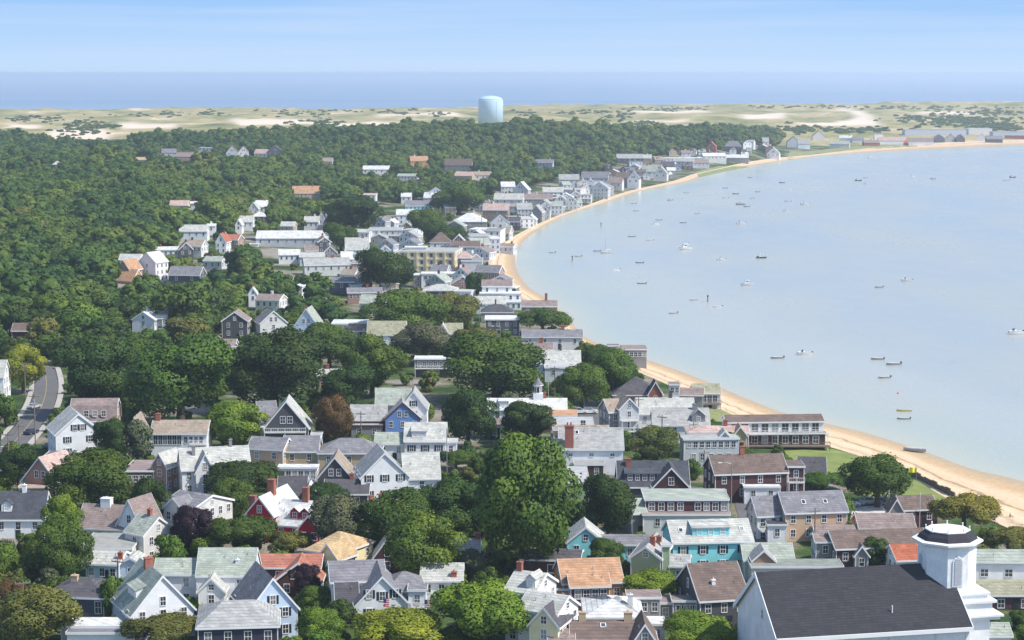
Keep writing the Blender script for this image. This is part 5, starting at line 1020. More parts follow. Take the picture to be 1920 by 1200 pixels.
def T(u, vt, vb, w, tone, label, hb=1.6, style=None, name='tree', cat='tree', fixed=1, group=None):
    x, y, z, t = at(u, vb, hb); k = F/t
    rz_ = (vb - vt)/2/k; rx = w/2/k; zc = z + rz_*.98; y2 = y + rx*.5
    sc_ = (t + rx*.5)/t
    det = 2 if w > 60 else 1
    r = place_tree(name, x*sc_, y2, zc, rx*1.06*sc_, rz_*1.05*sc_, tone, det, label, (u, (vt + vb)/2), group, fixed, style, cat)
    TREES.append((x*sc_, y2, rx, u, (vt + vb)/2, w/2, (vb - vt)/2, t)); return r
t_ = T
T(980,834,1062,196,'green','giant elm-like tree with tall rounded crown in the middle of town',4,1)
t_(1140,893,1006,92,'dark','dark round tree just right of the giant central tree',2,0)
t_(792,972,1098,150,'green','full green tree with rusty tips in front of darker twin trees',2,1)
t_(840,905,1010,135,'dark','large dark green tree close left of the giant central tree',2,4)
t_(735,930,1040,140,'mid','broad dark tree shading the turned white house',2,0)
t_(632,938,1045,110,'grey','grey-green olive tree right of the red house',1.5,1)
t_(612,912,962,75,'dark','small dark tree under the brown roofed low cottage',1.5,0)
t_(455,958,1042,125,'mid','spreading green tree below left of the red house',1.5,2)
t_(545,988,1045,84,'olive','reddish tipped tree in front of the red house',1.5,2)
t_(357,952,1040,80,'purple','round tree with dark purple leaves beside the tan two-storey house',1.5,4)
t_(118,928,1015,68,'bright','tall bright green tree above the white-walled alley at left',4,3)
t_(115,985,1085,104,'mid','dark tree at the foot of the tall bright one at left',1.5,0)
t_(168,858,962,146,'mid','wide dark dome tree between pink and weathered brown roofs',2,0)
t_(280,903,992,76,'dark','dark tree behind the house with the white gable end',2,1)
t_(450,858,940,150,'dark','broad dark tree below the large white pale-roofed house',1.5,2)
t_(436,905,978,88,'mid','dark tree between the tan house and the red house',1.5,1)
t_(34,838,918,72,'dark','dark tree beside the road in front of the pink roof',1.5,0)
t_(212,786,862,66,'dark','dark tree in front of the tall white gabled house',2,4)
t_(258,792,862,60,'grey','grey flowering tree left of the tall glazed porch',2,1)
t_(440,760,838,112,'bright','bright green rounded tree left of the white balcony house',2,1)
t_(338,640,792,195,'mid','huge broad dark tree above the tan-roofed porch house',3,0)
t_(172,636,768,155,'dark','huge dark tree right of the left road',3,4)
t_(250,640,720,130,'mid','dark treetop filling the gap between two huge trees',6,1)
t_(515,632,762,182,'dark','large dark olive tree behind the white balcony house',3,0)
t_(627,748,832,76,'rust','rusty brown tree between balcony house and blue house',2,1)
t_(697,628,735,112,'mid','full green tree left of the white-trimmed dark house',2,3)
t_(650,688,765,100,'dark','dark tree above the blue house with maroon trim',2,0)
t_(930,638,752,192,'mid','very wide dark green dome tree above the white-roofed wide house',2,0)
t_(878,738,830,98,'dark','dark tree right of the white cream-roofed house',2,1)
t_(980,758,826,104,'dark','rounded dark tree below the orange rusted roof',2,4)
t_(1228,806,868,98,'olive','olive green tree right of the tall external chimney house',1.5,1)
t_(1645,862,945,128,'mid','dense dark green tree beside the lawn and parked cars',1.5,1)
t_(1808,918,992,124,'yellow','yellowish spreading tree at the edge of the sand',2,2)
t_(1892,982,1040,100,'olive','olive bushy tree at the right edge behind the belfry',1.5,2)
t_(908,1080,1215,192,'bright','large yellow-green tree in front of the cream yellow house',1.5,2)
t_(752,1146,1225,180,'lime','feathery light green tree at the bottom below the white flag house',1,5)
t_(1222,1066,1130,122,'bright','bright green spreading tree right of the orange-roofed house',1.5,2)
t_(1302,1150,1215,140,'bright','bright green tree along the bottom edge left of church',1.5,5)
t_(75,1118,1215,165,'olive','bushy olive tree in the bottom left corner',1,1)
t_(300,1148,1215,130,'olive','olive tree in front of the long low white building',1,2)
t_(212,1080,1165,58,'green','ivy-like upright green bush beside the slate-walled house',.5,3)
t_(1645,1012,1064,58,'dark','small dark tree in front of the long brown roof',1,4)
t_(44,652,728,84,'lime','bright lime green tree beside the left road',2,1)
t_(1090,690,762,90,'green','green tree behind the street lamp poles',2,0)
t_(1150,662,752,92,'green','green tree beside the beach end of grey houses',2,1)
t_(1120,640,690,84,'mid','green treetops below the long pier building',2,2)
t_(1018,574,625,90,'green','bright green tree at the waterfront below the red chimney',1.5,5)
t_(762,553,628,136,'green','broad green tree behind the brown-roofed white house',2,0)
t_(850,556,622,110,'olive','light green tree right of the broad green tree',2,1)
t_(720,470,548,104,'dark','big dark tree left of the yellow hotel',2,0)
t_(888,510,556,40,'dark','dark tree right of the white flat-roofed house',1.5,1)
t_(790,612,680,110,'grey','grey-green tree in front of the olive-roofed cottage',1.5,1)
t_(895,606,660,90,'olive','olive treetop behind the very wide dome tree',2,2)
t_(618,612,684,96,'mid','green tree below the blue-grey gable',2,0)
t_(548,626,684,96,'olive','pale olive treetop behind the large dark olive tree',2,1)
t_(662,370,436,96,'dark','big dark round tree above the long white-roofed hall',2,0)
t_(1140,1015,1072,66,'mid','green tree in front of the small aqua gable',1,0)
t_(570,1062,1122,64,'purple','dark purple bush right of the pale blue house',.8,4)
t_(608,1056,1100,30,'pine','narrow dark conifer by the white flag house',.5,'cone')
t_(590,1105,1150,70,'green','rounded green shrub left of the white flag house',.4,1)
t_(636,1120,1175,60,'dark','dark shrub under the white flag house wall',.4,0)
t_(598,1150,1215,90,'bright','light green shrub at the bottom left of the feathery tree',.4,1)
t_(1540,884,920,90,'green','clipped green hedge beside the grey-roofed lawn cottage',.2,2)
t_(855,838,880,66,'green','loose green shrubs behind the cream-roofed wing',.5,2)
t_(1362,1028,1062,62,'grey','grey-green shrub below the large aqua house',.4,1)
t_(1552,1018,1048,50,'bright','low bright shrub in front of the sage flat roof',.3,1)
t_(20,1095,1160,70,'rust','orange tipped olive tree at the left edge',1,1)
t_(10,735,800,52,'mid','tall green hedge along the left side of the road',.2,5)
t_(-14,775,850,44,'mid','green hedge continuing down the left side of the road',.2,5)
t_(350,1120,1150,48,'green','small green bush under the white gabled house with moss roof',.3,1)
t_(380,1118,1148,50,'bright','bright bush between moss-roofed and pale blue houses',.3,1)
t_(880,1035,1085,66,'grey','grey leafy tree above the yellow-green large tree',1,1)
t_(1022,1105,1160,50,'green','green shrubbery between the cream house and orange house',.4,1)
t_(700,832,862,60,'olive','flowering shrubs in front of white shed-dormer house',.3,1)
t_(480,850,880,60,'rust','rusty shrubs below the long peach house',.3,2)
t_(1355,808,850,60,'green','shrub between the peach-topped house and the motel',.3,1)
t_(1260,1090,1120,40,'green','shrub below the green stair tower',.3,1)
t_(640,420,470,70,'mid','dark green treetop left of the grey motel',1.5,0)
t_(860,350,400,100,'green','green trees above the white two-storey house',1.5,1)
t_(800,395,440,80,'green','bright green tree left of the tent-like roof',1.5,1)
t_(830,420,465,90,'dark','dark tree below the tent-like roof',1.5,0)
t_(1000,1200,1230,60,'green','bush at the bottom edge by cream house',.3,1)

# ------------------------------------------------------------------ the wood on the hillside and garden trees between the houses
WOODPX = [(-420,268),(0,258),(80,264),(150,272),(230,271),(260,262),(420,259),(560,253),(640,250),(800,243),(890,236),(1000,236),(1100,242),(1250,242),(1350,235),(1430,238),(1462,262),(1445,288),(1400,285),(1320,290),(1240,292),(1160,300),(1140,322),(1060,330),(985,348),(930,352),(900,372),(860,385),(780,385),(700,375),(600,440),(480,470),(470,520),(640,545),(640,590),(560,640),(420,650),(240,650),(110,700),(60,640),(0,680),(-420,700)]
WP = np.array(WOODPX, float)
g_ = np.random.default_rng(5)
cand = []
D = 640.0
while D < 2900:
    st = 9.4 if D < 1400 else 10.5
    xs = np.arange(-D*.36, D*.2, st); xs = xs + g_.uniform(-.45, .45, len(xs))*st; ys = D + g_.uniform(-.45, .45, len(xs))*st
    cand.append(np.stack([xs, ys], 1)); D += st
cand = np.vstack(cand)
tz = terr(cand[:, 0], cand[:, 1])
ok = (tz > 1.2) & (~inside(SEA, cand[:, 0], cand[:, 1]))
cand, tz = cand[ok], tz[ok]
rad = (3.0 + 4.2*g_.random(len(cand))**1.2)*np.where(g_.random(len(cand)) < .13, 1.55, 1.0); hh = rad*g_.uniform(.60, .90, len(cand)); zc = tz + g_.uniform(2.2, 4.5, len(cand)) + hh*.5
dzc = zc - HC; zz = cand[:, 1]*CP - dzc*SP; uu = 960 + F*cand[:, 0]/zz; vv = 600 - F*(cand[:, 1]*SP + dzc*CP)/zz
inw = inside(WP, uu, vv + 6) & (uu > -330)
def blocked(uu, vv, pr, ph, zz, slack=0.0):
    b = np.zeros(len(uu), bool)
    for (u0, u1, v0, v1, t) in BOXES:
        b |= (uu + pr*.75 > u0) & (uu - pr*.75 < u1) & (vv + ph > v0) & (vv - ph < v1 - slack) & (zz < t + 6)
    return b
def on_house(x, y, r):
    b = np.zeros(len(x), bool)
    for f in FOOT:
        b |= np.hypot(x - f[0], y - f[1]) < f[2] + r*.5
    return b
def grow_auto():
    global cand
    pr = rad*F/zz; ph = hh*F/zz
    keep = inw & ~blocked(uu, vv, pr, ph, zz) & ~on_house(cand[:, 0], cand[:, 1], rad)
    rdl = np.array(RD); keep &= dist_line(rdl, cand[:, 0], cand[:, 1]) > 8
    for (x, y, r, *_q) in TREES: keep &= np.hypot(cand[:, 0] - x, cand[:, 1] - y) > r + rad*.4
    return np.where(keep)[0]
idx = grow_auto()
# garden trees and shrubs between the houses
GP = np.array([(0,660),(240,650),(560,640),(640,560),(480,520),(480,440),(620,430),(760,395),(900,372),(985,348),(1140,330),(1230,330),(1080,380),(960,430),(905,470),(900,520),(990,590),(1080,650),(1190,700),(1330,790),(1480,880),(1600,960),(1700,1000),(1860,1010),(1960,1060),(1960,1230),(-60,1230),(-60,860),(60,860),(130,740),(60,660)], float)
gx = []
for _ in range(2600):
    u, v = g_.uniform(-30, 1950), 330 + 900*g_.random()**.8
    gx.append((u, v))
gx = np.array(gx); gx = gx[inside(GP, gx[:, 0], gx[:, 1])]
gpts = np.array([at(u, v, 0)[:3] + (at(u, v, 0)[3],) for u, v in gx])
gr = g_.uniform(1.5, 3.4, len(gpts)); gh = gr*g_.uniform(.8, 1.15, len(gpts)); gzc = gpts[:, 2] + gh*.75 + .2
dzc = gzc - HC; gzz = gpts[:, 1]*CP - dzc*SP; gu = 960 + F*gpts[:, 0]/gzz; gv = 600 - F*(gpts[:, 1]*SP + dzc*CP)/gzz
kp = ~blocked(gu, gv, gr*F/gzz, gh*F/gzz, gzz, 6.0) & ~on_house(gpts[:, 0], gpts[:, 1], gr*1.2)
for R_ in (RD, ST): kp &= dist_line(np.array(R_), gpts[:, 0], gpts[:, 1]) > 5.5
for P_ in ([(1470,846),(1562,843),(1617,858),(1698,889),(1790,925),(1860,985),(1700,985),(1560,940),(1480,885)],):
    kp &= ~inside(np.array(P_, float), gx[:, 0], gx[:, 1])
kp &= ~inside(SEA, gpts[:, 0], gpts[:, 1])
sel = []
for i in np.where(kp)[0]:
    if all(math.hypot(gpts[i, 0] - gpts[j, 0], gpts[i, 1] - gpts[j, 1]) > (gr[i] + gr[j])*.72 for j in sel) and all(math.hypot(gpts[i, 0] - q[0], gpts[i, 1] - q[1]) > q[2]*.55 for q in TREES): sel.append(i)
# the ones that show largest become trees of their own
sel.sort(key=lambda i: -gr[i]/gzz[i]); NBUSH = 230
for i in sel[:NBUSH]:
    tone = random.choice(('dark', 'mid', 'mid', 'green', 'green', 'bright', 'olive', 'grey'))
    small = gr[i] < 2.4
    pxs = gr[i]*F/gzz[i]
    lab = ('low ' if small else '') + dict(dark='dark green', mid='deep green', green='green', bright='bright green', olive='olive green', grey='grey-green')[tone] + (' shrub' if small else ' tree')
    place_tree('shrub' if small else 'tree', gpts[i, 0], gpts[i, 1], gzc[i], gr[i], gh[i], tone, 1 if pxs > 14 else 0, lab, (gu[i], gv[i]), 'garden shrubs between the houses' if small else 'garden trees between the houses', False, None, 'shrub' if small else 'tree')
idx = idx[np.argsort(zz[idx])]
seen = (uu[idx] > -15) & (uu[idx] < 1935) & (vv[idx] < 700)
front = idx[seen][:max(0, 297 - sum(1 for o in COL.objects if o.get('category') == 'tree'))]; rest = np.setdiff1d(idx, front)
tones_w = ['dark', 'dark', 'mid', 'mid', 'mid', 'green', 'olive']
for i in front:
    tone = random.choice(tones_w)
    lab = dict(dark='dark green', mid='deep green', green='fresh green', olive='olive green')[tone] + ' tree fronting the wood'
    place_tree('tree', cand[i, 0], cand[i, 1], zc[i], rad[i]*1.1, hh[i]*1.15, tone, 1, lab, (uu[i], vv[i]), 'trees along the near edge of the wood', False)
# everything deeper in: one mass of woodland
WOODC = bpy.data.collections.new('woodland_crowns')
for i in range(6):
    st = ('round', 'round', 'spread', 'round', 'tall', 'round')[i]
    me = crown_data('woodland_crown', 500 + i, 1500, .115, LEAFW, st, 9 + i, .18)
    o = bpy.data.objects.new('woodland_crown', me); WOODC.objects.link(o)
def mass(name, pts, scl, label, group=None):
    me = bpy.data.meshes.new(name); me.from_pydata([tuple(p) for p in pts], [], [])
    a = me.attributes.new('size', 'FLOAT_VECTOR', 'POINT'); a.data.foreach_set('vector', np.asarray(scl, np.float32).ravel())
    r_ = me.attributes.new('turn', 'FLOAT_VECTOR', 'POINT'); tv = np.zeros((len(pts), 3), np.float32); tv[:, 2] = g_.uniform(0, 6.28, len(pts)); r_.data.foreach_set('vector', tv.ravel())
    o = link(name, me); o['kind'] = 'stuff'; o['label'] = label; o['category'] = 'woodland'
    ng = bpy.data.node_groups.new(name, 'GeometryNodeTree'); ng.interface.new_socket('Geometry', in_out='INPUT', socket_type='NodeSocketGeometry'); ng.interface.new_socket('Geometry', in_out='OUTPUT', socket_type='NodeSocketGeometry')
    gi = ng.nodes.new('NodeGroupInput'); go = ng.nodes.new('NodeGroupOutput'); ip = ng.nodes.new('GeometryNodeInstanceOnPoints'); ci = ng.nodes.new('GeometryNodeCollectionInfo')
    ci.inputs['Collection'].default_value = WOODC; ci.inputs['Separate Children'].default_value = True; ci.inputs['Reset Children'].default_value = True
    ip.inputs['Pick Instance'].default_value = True
    na = ng.nodes.new('GeometryNodeInputNamedAttribute'); na.data_type = 'FLOAT_VECTOR'; na.inputs['Name'].default_value = 'size'
    nr = ng.nodes.new('GeometryNodeInputNamedAttribute'); nr.data_type = 'FLOAT_VECTOR'; nr.inputs['Name'].default_value = 'turn'
    ng.links.new(gi.outputs[0], ip.inputs['Points']); ng.links.new(ci.outputs[0], ip.inputs['Instance']); ng.links.new(na.outputs[0], ip.inputs['Scale']); ng.links.new(nr.outputs[0], ip.inputs['Rotation'])
    ng.links.new(ip.outputs[0], go.inputs[0])
    mo = o.modifiers.new('planting', 'NODES'); mo.node_group = ng
    return o
P = np.stack([cand[rest, 0], cand[rest, 1], zc[rest]], 1); Sx = np.stack([rad[rest]*1.12, rad[rest]*1.12, hh[rest]*1.2], 1)
# remaining small garden growth and the scrub scattered over the dunes
more = [i for i in sel[NBUSH:]]
if more:
    P = np.vstack([P, np.stack([gpts[more, 0], gpts[more, 1], gzc[more]], 1)]); Sx = np.vstack([Sx, np.stack([gr[more], gr[more], gh[more]], 1)])
mass('woodland', P, Sx, 'dense green woodland covering the hillside up to the dunes')
SCRUB = [((150,240),40,14,90),((60,222),50,4,40),((600,232),40,10,40),((1160,216),26,10,40),((820,214),20,4,14),((990,213),16,5,14),((1090,212),60,4,30),((200,238),22,4,24),((390,212),30,4,20),((560,215),60,4,30),((1250,205),60,4,50),((1800,226),90,9,260),((1880,240),60,6,120),((1700,222),30,4,30),((1500,243),40,6,60),((1620,245),60,4,80),((1780,203),160,3,60),((1560,201),200,2,60),((1210,232),30,5,30),((740,212),30,4,20),((300,216),60,4,24),((1040,233),30,3,20),((1860,212),70,4,60),((620,208),200,3,40)]
sp = []; ssz = []
for (cu_, su, sv, n) in SCRUB:
    for _ in range(n):
        u, v = cu_[0] + g_.normal()*su*.6, cu_[1] + g_.normal()*sv*.6
        x, y, z, t = at(u, max(v, 196), 0)
        if y < 2450 or z < .5: continue
        r = g_.uniform(2.0, 5.0); sp.append((x, y, float(terr(x, y)) + r*.2)); ssz.append((r*1.3, r*1.3, r*.6))
mass('dune_scrub', sp, ssz, 'dark low scrub scattered over the pale dunes')['category'] = 'scrub'
# ------------------------------------------------------------------ boats
def hull_mb(L, B, Hh, flare=.25):
    m = MB(); st = np.linspace(0, 1, 9); rows = []
    for s in st:
        w = B/2*(1 - max(0, (s - .45)/.55)**2.2)*(.86 + .14*min(1, s*3)); w = max(w, .03); sh = Hh*(1 + .35*s*s); x = (s - .5)*L
        k = .18*Hh*(1 + 2.5*max(0, s - .6))
        rows.append([(x, -w, sh), (x, -w*(1 - flare), k), (x, 0, k*.4 - .12), (x, w*(1 - flare), k), (x, w, sh), (x, w*.86, sh - .02), (x, w*.7, .22*Hh + k), (x, -w*.7, .22*Hh + k), (x, -w*.86, sh - .02)])
    n = 9
    for i in range(len(rows) - 1):
        for j in range(n):
            j2 = (j + 1) % n; m.face([rows[i][j], rows[i][j2], rows[i + 1][j2], rows[i + 1][j]], 1 if j in (4, 8) else (2 if j in (5, 6, 7) else 0))
    m.face(list(reversed(rows[0]))); m.face(rows[-1])
    return m
M_BW = pm('boat_white', (.85, .85, .84), .4, .04); M_BD = pm('boat_grey', (.34, .35, .37), .5, .1); M_BI = pm('boat_inside', (.45, .46, .46), .7, .1); M_BY = pm('boat_yellow', (.62, .52, .16), .5, .1); M_BB = pm('boat_navy', (.05, .07, .13), .4, .1)
def boat_parts(kind):
    P = []
    L, B, Hh = dict(skiff=(4.6, 1.7, .62), motor=(5.6, 2.2, .95), cabin=(7.4, 2.7, 1.25), sail=(7.0, 2.2, .95), dory=(4.8, 1.6, .6))[kind]
    P.append(('hull', hull_mb(L, B, Hh), None))
    if kind in ('skiff', 'dory'):
        for x in (-.25, .15): m = MB(); m.box(L*x - .14, L*x + .14, -B*.40, B*.40, Hh*.78, Hh*.86); P.append(('seat', m, M_BI))
    if kind in ('skiff', 'motor'):
        m = MB(); m.box(-L/2 - .35, -L/2 + .08, -.19, .19, Hh*.7, Hh*.7 + .55); m.box(-L/2 - .22, -L/2 - .06, -.06, .06, -.3, Hh*.7); P.append(('outboard_motor', m, M_SHUT))
    if kind == 'motor':
        m = MB(); m.box(-L*.02, L*.14, -.42, .42, Hh*.5, Hh*1.55); P.append(('console', m, M_BW))
        m = MB(); m.prism([(L*.14, Hh*1.2), (L*.19, Hh*1.2), (L*.10, Hh*1.2 + .75), (L*.08, Hh*1.2 + .75)], -.6, .6, lambda a, p, q: (p, a, q)); P.append(('windshield', m, M_GLASS))
        m = MB(); m.prism([(L*.2, Hh*.9), (L*.44, Hh*1.2), (L*.40, Hh*1.32), (L*.2, Hh*1.25)], -B*.26, B*.26, lambda a, p, q: (p, a, q)); P.append(('foredeck', m, M_BW))
    if kind == 'cabin':
        m = MB(); m.prism([(-L*.08, Hh*.5), (L*.30, Hh*.7), (L*.24, Hh*1.5), (L*.12, Hh*2.35), (-L*.08, Hh*2.35)], -B*.34, B*.34, lambda a, p, q: (p, a, q)); P.append(('cabin', m, M_BW))
        m = MB()
        for y in (-B*.345, B*.34): m.box(-L*.06, L*.11, y, y + .02, Hh*1.65, Hh*2.15)
        P.append(('cabin_glass', m, M_GLASS))
        m = MB(); m.box(-L*.16, L*.13, -B*.38, B*.38, Hh*2.35, Hh*2.45); P.append(('cabin_roof', m, M_BW))
        m = MB(); m.tube((0, 0, Hh*2.45), (0, 0, Hh*2.45 + 1.6), .04, .02, 6); P.append(('antenna', m, M_METAL))
    if kind == 'sail':
        m = MB(); m.prism([(-L*.15, Hh*.6), (L*.24, Hh*.9), (L*.2, Hh*1.4), (-L*.12, Hh*1.5)], -B*.28, B*.28, lambda a, p, q: (p, a, q)); P.append(('cabin', m, M_BW))
        m = MB(); m.tube((L*.08, 0, Hh*.6), (L*.08, 0, 8.4), .08, .05, 8); P.append(('mast', m, M_METAL))
        m = MB(); m.tube((L*.07, 0, 2.1), (-L*.38, 0, 2.0), .06, .05, 6); m.tube((L*.05, 0, 2.25), (-L*.35, 0, 2.15), .16, .11, 8); P.append(('boom', m, M_BW))
    return P
BT = {}
def boat(kind, col, u, v, label, yaw, fixed=False, scale=1.0, group='boats moored on the bay', z=0.0, name='boat', base=None):
    key = (kind, col)
    if key not in BT:
        cm = {'white': M_BW, 'grey': M_BD, 'yellow': M_BY, 'navy': M_BB}[col]; out = []
        for nm, m, mt in boat_parts(kind): out.append((nm, m.data(nm, [cm, M_BW if col != 'yellow' else M_BY, M_BI] if nm == 'hull' else mt)))
        BT[key] = out
    x, y = plane(u, v, 0) if base is None else base[:2]
    r = empty(name, x, y, z - .12 if base is None else base[2], yaw); r.scale = (scale,)*3
    for nm, me in BT[key]: link(nm, me, r, (0, 0, 0))
    auto(r, label, 'boat', (u, v), group, fixed); return r
B_ = [(1904,626,'motor','white','white motorboat far right on the bay beside nothing else',1.2),(1508,665,'motor','white','white motorboat with dark outboard in the pair near beach building',1.0),(1457,672,'skiff','grey','dark skiff with white rim left of the white motorboat',1.0),
 (1645,674,'skiff','grey','dark open skiff above two other dark skiffs',.95),(1675,684,'skiff','grey','long dark skiff at the right of the trio of skiffs',1.15),(1658,709,'skiff','grey','dark skiff lowest of the trio of skiffs',.95),
 (1695,771,'dory','yellow','yellow rowing boat with upright figure-like post nearest the beach',.9),(1694,786,'skiff','grey','small grey skiff just below the yellow rowing boat',.8),(1285,468,'cabin','white','white cabin cruiser lying far out with dark hull shadow',1.05),(1401,535,'cabin','white','white cabin boat with low cabin near the middle of the bay',.8),
 (1427,484,'cabin','navy','dark blue hulled cabin boat with short mast',.75),(1389,420,'motor','white','large white motorboat beyond the cabin boats',1.2),(1509,384,'motor','white','white motorboat far out right of the boat cluster',1.3),(1700,527,'motor','white','lone white motorboat right of the middle of the bay',1.0),(1137,475,'sail','white','sailboat with bare mast near the curve of the beach',1.0),(1631,297,'sail','white','sailboat with bare mast off the far shore',1.0)]
for i, (u, v, k, c, lab, sc_) in enumerate(B_): boat(k, c, u, v, lab.replace(' beside nothing else', ' away from all others'), math.pi + .25 + random.uniform(-.3, .3), True, sc_)
FARB = [(1262,588,'skiff','grey'),(1203,532,'skiff','grey'),(1199,493,'skiff','grey'),(1035,474,'skiff','grey'),(1084,481,'skiff','grey'),(1119,471,'skiff','grey'),(1184,444,'skiff','grey'),(1219,451,'skiff','white'),(1229,421,'motor','white'),(1235,413,'skiff','grey'),(1156,507,'skiff','white'),
 (1286,458,'skiff','white'),(1280,418,'skiff','grey'),(1306,401,'skiff','grey'),(1256,376,'motor','grey'),(1188,382,'skiff','grey'),(1192,396,'skiff','grey'),(1286,362,'skiff','grey'),(1345,576,'skiff','white'),(1352,488,'motor','white'),
 (1406,333,'skiff','grey'),(1466,343,'motor','grey'),(1359,353,'skiff','grey'),(1379,364,'motor','grey'),(1420,360,'skiff','grey'),(1360,372,'motor','white'),(1410,372,'skiff','grey'),(1388,384,'cabin','grey'),(1400,388,'motor','grey'),(1481,356,'skiff','white'),(1477,378,'motor','white'),(1474,396,'motor','white'),
 (1648,539,'skiff','grey'),(1609,339,'cabin','navy'),(1622,334,'skiff','grey'),(1624,345,'motor','white'),(1711,331,'motor','white'),(1749,336,'motor','grey'),(1886,339,'motor','white'),(1898,333,'cabin','navy'),(1300,563,'dory','grey')]
for (u, v, k, c) in FARB:
    boat(k, c, u, v, {'skiff': 'open skiff', 'motor': 'motorboat', 'cabin': 'cabin boat', 'dory': 'rowing boat'}[k].join((c + ' ', ' moored out')), math.pi + .25 + random.uniform(-.4, .4), False, .9)
gb = at(1715, 848, 0); boat('dory', 'grey', 1715, 848, 'dark wooden rowing boat pulled up on the sand', math.pi - .25, True, 1.2, None, base=(gb[0], gb[1], gb[2] + .3))
# piles, buoy
for (u, v, lab) in ((1073, 490, 'dark mooring pile standing in water off the curved beach'), (1127, 426, 'dark mooring pile standing in water farther along the bay'), (1327, 566, 'dark twin mooring pile in the open bay')):
    x, y = plane(u, v, 0); r = empty('mooring_pile', x, y, 0); m = MB(); m.tube((0, 0, -2), (0, 0, 2.4), .28, .24, 10); link('pile', m.data('pile', M_WOOD), r, (0, 0, 0)); m = MB(); m.lathe([(.32, 2.2), (.36, 2.4), (.34, 2.75), (.05, 3.0)], 10); link('cap', m.data('cap', M_SHUT), r, (0, 0, 0)); auto(r, lab, 'pile', (u, v), None, True)
x, y = plane(1684, 738, 0); r = empty('mooring_buoy', x, y, 0); m = MB(); m.lathe([(.05, -.3), (.32, -.1), (.38, .1), (.3, .35), (.06, .45)], 14); link('float', m.data('float', pm('buoy_pink', (.7, .2, .25), .5, .05)), r, (0, 0, 0)); m = MB(); m.tube((0, 0, .4), (0, 0, .8), .04, .04, 6); link('ring', m.data('ring', M_METAL), r, (0, 0, 0)); auto(r, 'small pink mooring buoy above the yellow boat', 'buoy', (1684, 738), None, True)

# ------------------------------------------------------------------ poles and lamps
def pole(u, vt, vb, label, kind='utility', arm=1, col='wood', hfix=None):
    x, y, z, t = at(u, vb, 0); Hh = max(4.0, (vb - vt)*t/F*.985); mt = M_WOOD if col == 'wood' else (M_TRIM() if col == 'white' else M_METAL)
    r = empty({'utility': 'utility_pole', 'lamp': 'street_lamp', 'flag': 'flagpole'}[kind], x, y, z)
    w = .16 if kind == 'utility' else (.11 if kind == 'lamp' else .07)
    m = MB(); m.tube((0, 0, -.5), (0, 0, Hh), w, w*.7, 8); link('pole', m.data('pole', mt), r, (0, 0, 0))
    if kind == 'utility':
        m = MB(); m.box(-1.3, 1.3, -.07, .07, Hh - .75, Hh - .58); ca_ = link('crossarm', m.data('crossarm', M_WOOD), r, (0, 0, 0), random.uniform(-.5, .5))
        for xx in (-1.2, -.5, .5, 1.2): q = MB(); q.lathe([(.04, Hh - .58), (.07, Hh - .5), (.07, Hh - .42), (.03, Hh - .36)], 8); link('insulator', q.data('insulator', M_METAL), ca_, (xx, 0, 0))
        if arm == 2: m = MB(); m.lathe([(.28, Hh - 2.4), (.28, Hh - 1.4), (.2, Hh - 1.35)], 12, cy=-.42); link('transformer', m.data('transformer', M_METAL), r, (0, 0, 0))
    if kind == 'lamp':
        m = MB(); m.tube((0, 0, Hh - .4), (-arm*1.5, -.3, Hh), .05, .045, 6); m.tube((-arm*1.5, -.3, Hh), (-arm*2.6, -.5, Hh + .02), .045, .04, 6); a_ = link('lamp_arm', m.data('lamp_arm', M_METAL), r, (0, 0, 0))
        m = MB(); m.box(-arm*2.6 - .4, -arm*2.6 + .4, -.68, -.34, Hh - .12, Hh + .08); link('lamp_head', m.data('lamp_head', M_TRIM()), a_, (0, 0, 0))
    if kind == 'flag':
        m = MB(); m.lathe([(.02, Hh), (.1, Hh + .08), (.1, Hh + .16), (.02, Hh + .24)], 8); link('finial', m.data('finial', M_TRIM()), r, (0, 0, 0))
    auto(r, label, {'utility': 'utility pole', 'lamp': 'street lamp', 'flag': 'flagpole'}[kind], (u, (vt + vb)/2), None, False); return (x, y, z, Hh)
pl = []
for a in ((48,678,748),(67,735,850),(37,792,860),(17,808,880)): pl.append(pole(*a, 'grey roadside utility pole', arm=2 if a[0] == 67 else 1))
for a in ((158,936,1004),(45,1083,1175),(222,1044,1112),(758,853,920),(677,770,822),(875,768,826),(1040,685,748),(1197,743,815),(1241,776,832),(1320,842,912),(1527,950,1040),(522,373,418),(558,376,412),(897,350,404),(903,390,432),(907,442,486),(1102,998,1052),(962,640,690),(1300,790,842)):
    pole(*a, 'wooden utility pole with crossarm')
for a in ((838,800,900,1),(1095,709,768,1),(1139,727,764,1),(899,571,618,-1),(938,610,652,1),(1371,864,950,1),(1185,960,1010,1)): pole(*a[:3], 'pale metal street lamp with bent arm', 'lamp', a[3], 'metal')
for a in ((1666,920,968),(1681,912,960),(1724,924,990),(1028,716,760)): pole(*a, 'thin white flagpole without a flag', 'flag', col='white')
def cable(a, b, name='overhead_cable'):
    m = MB(); n = 10; pts = []
    for i in range(n + 1):
        s = i/n; pts.append((a[0] + (b[0] - a[0])*s, a[1] + (b[1] - a[1])*s, (a[2] + a[3] - .4)*(1 - s) + (b[2] + b[3] - .4)*s - 1.2*4*s*(1 - s)))
    for p, q in zip(pts[:-1], pts[1:]): m.tube(p, q, .03, .03, 4, cap=False)
    return link(name, m.data(name, M_SHUT))
for i, (a, b, w_) in enumerate(((pl[0], pl[1], 'far'), (pl[1], pl[2], 'middle'), (pl[2], pl[3], 'near'))):
    c_ = cable(a, b); auto(c_, f'thin dark overhead cable on the {w_} span between poles along left road', 'cable', (50, 750), None, True)

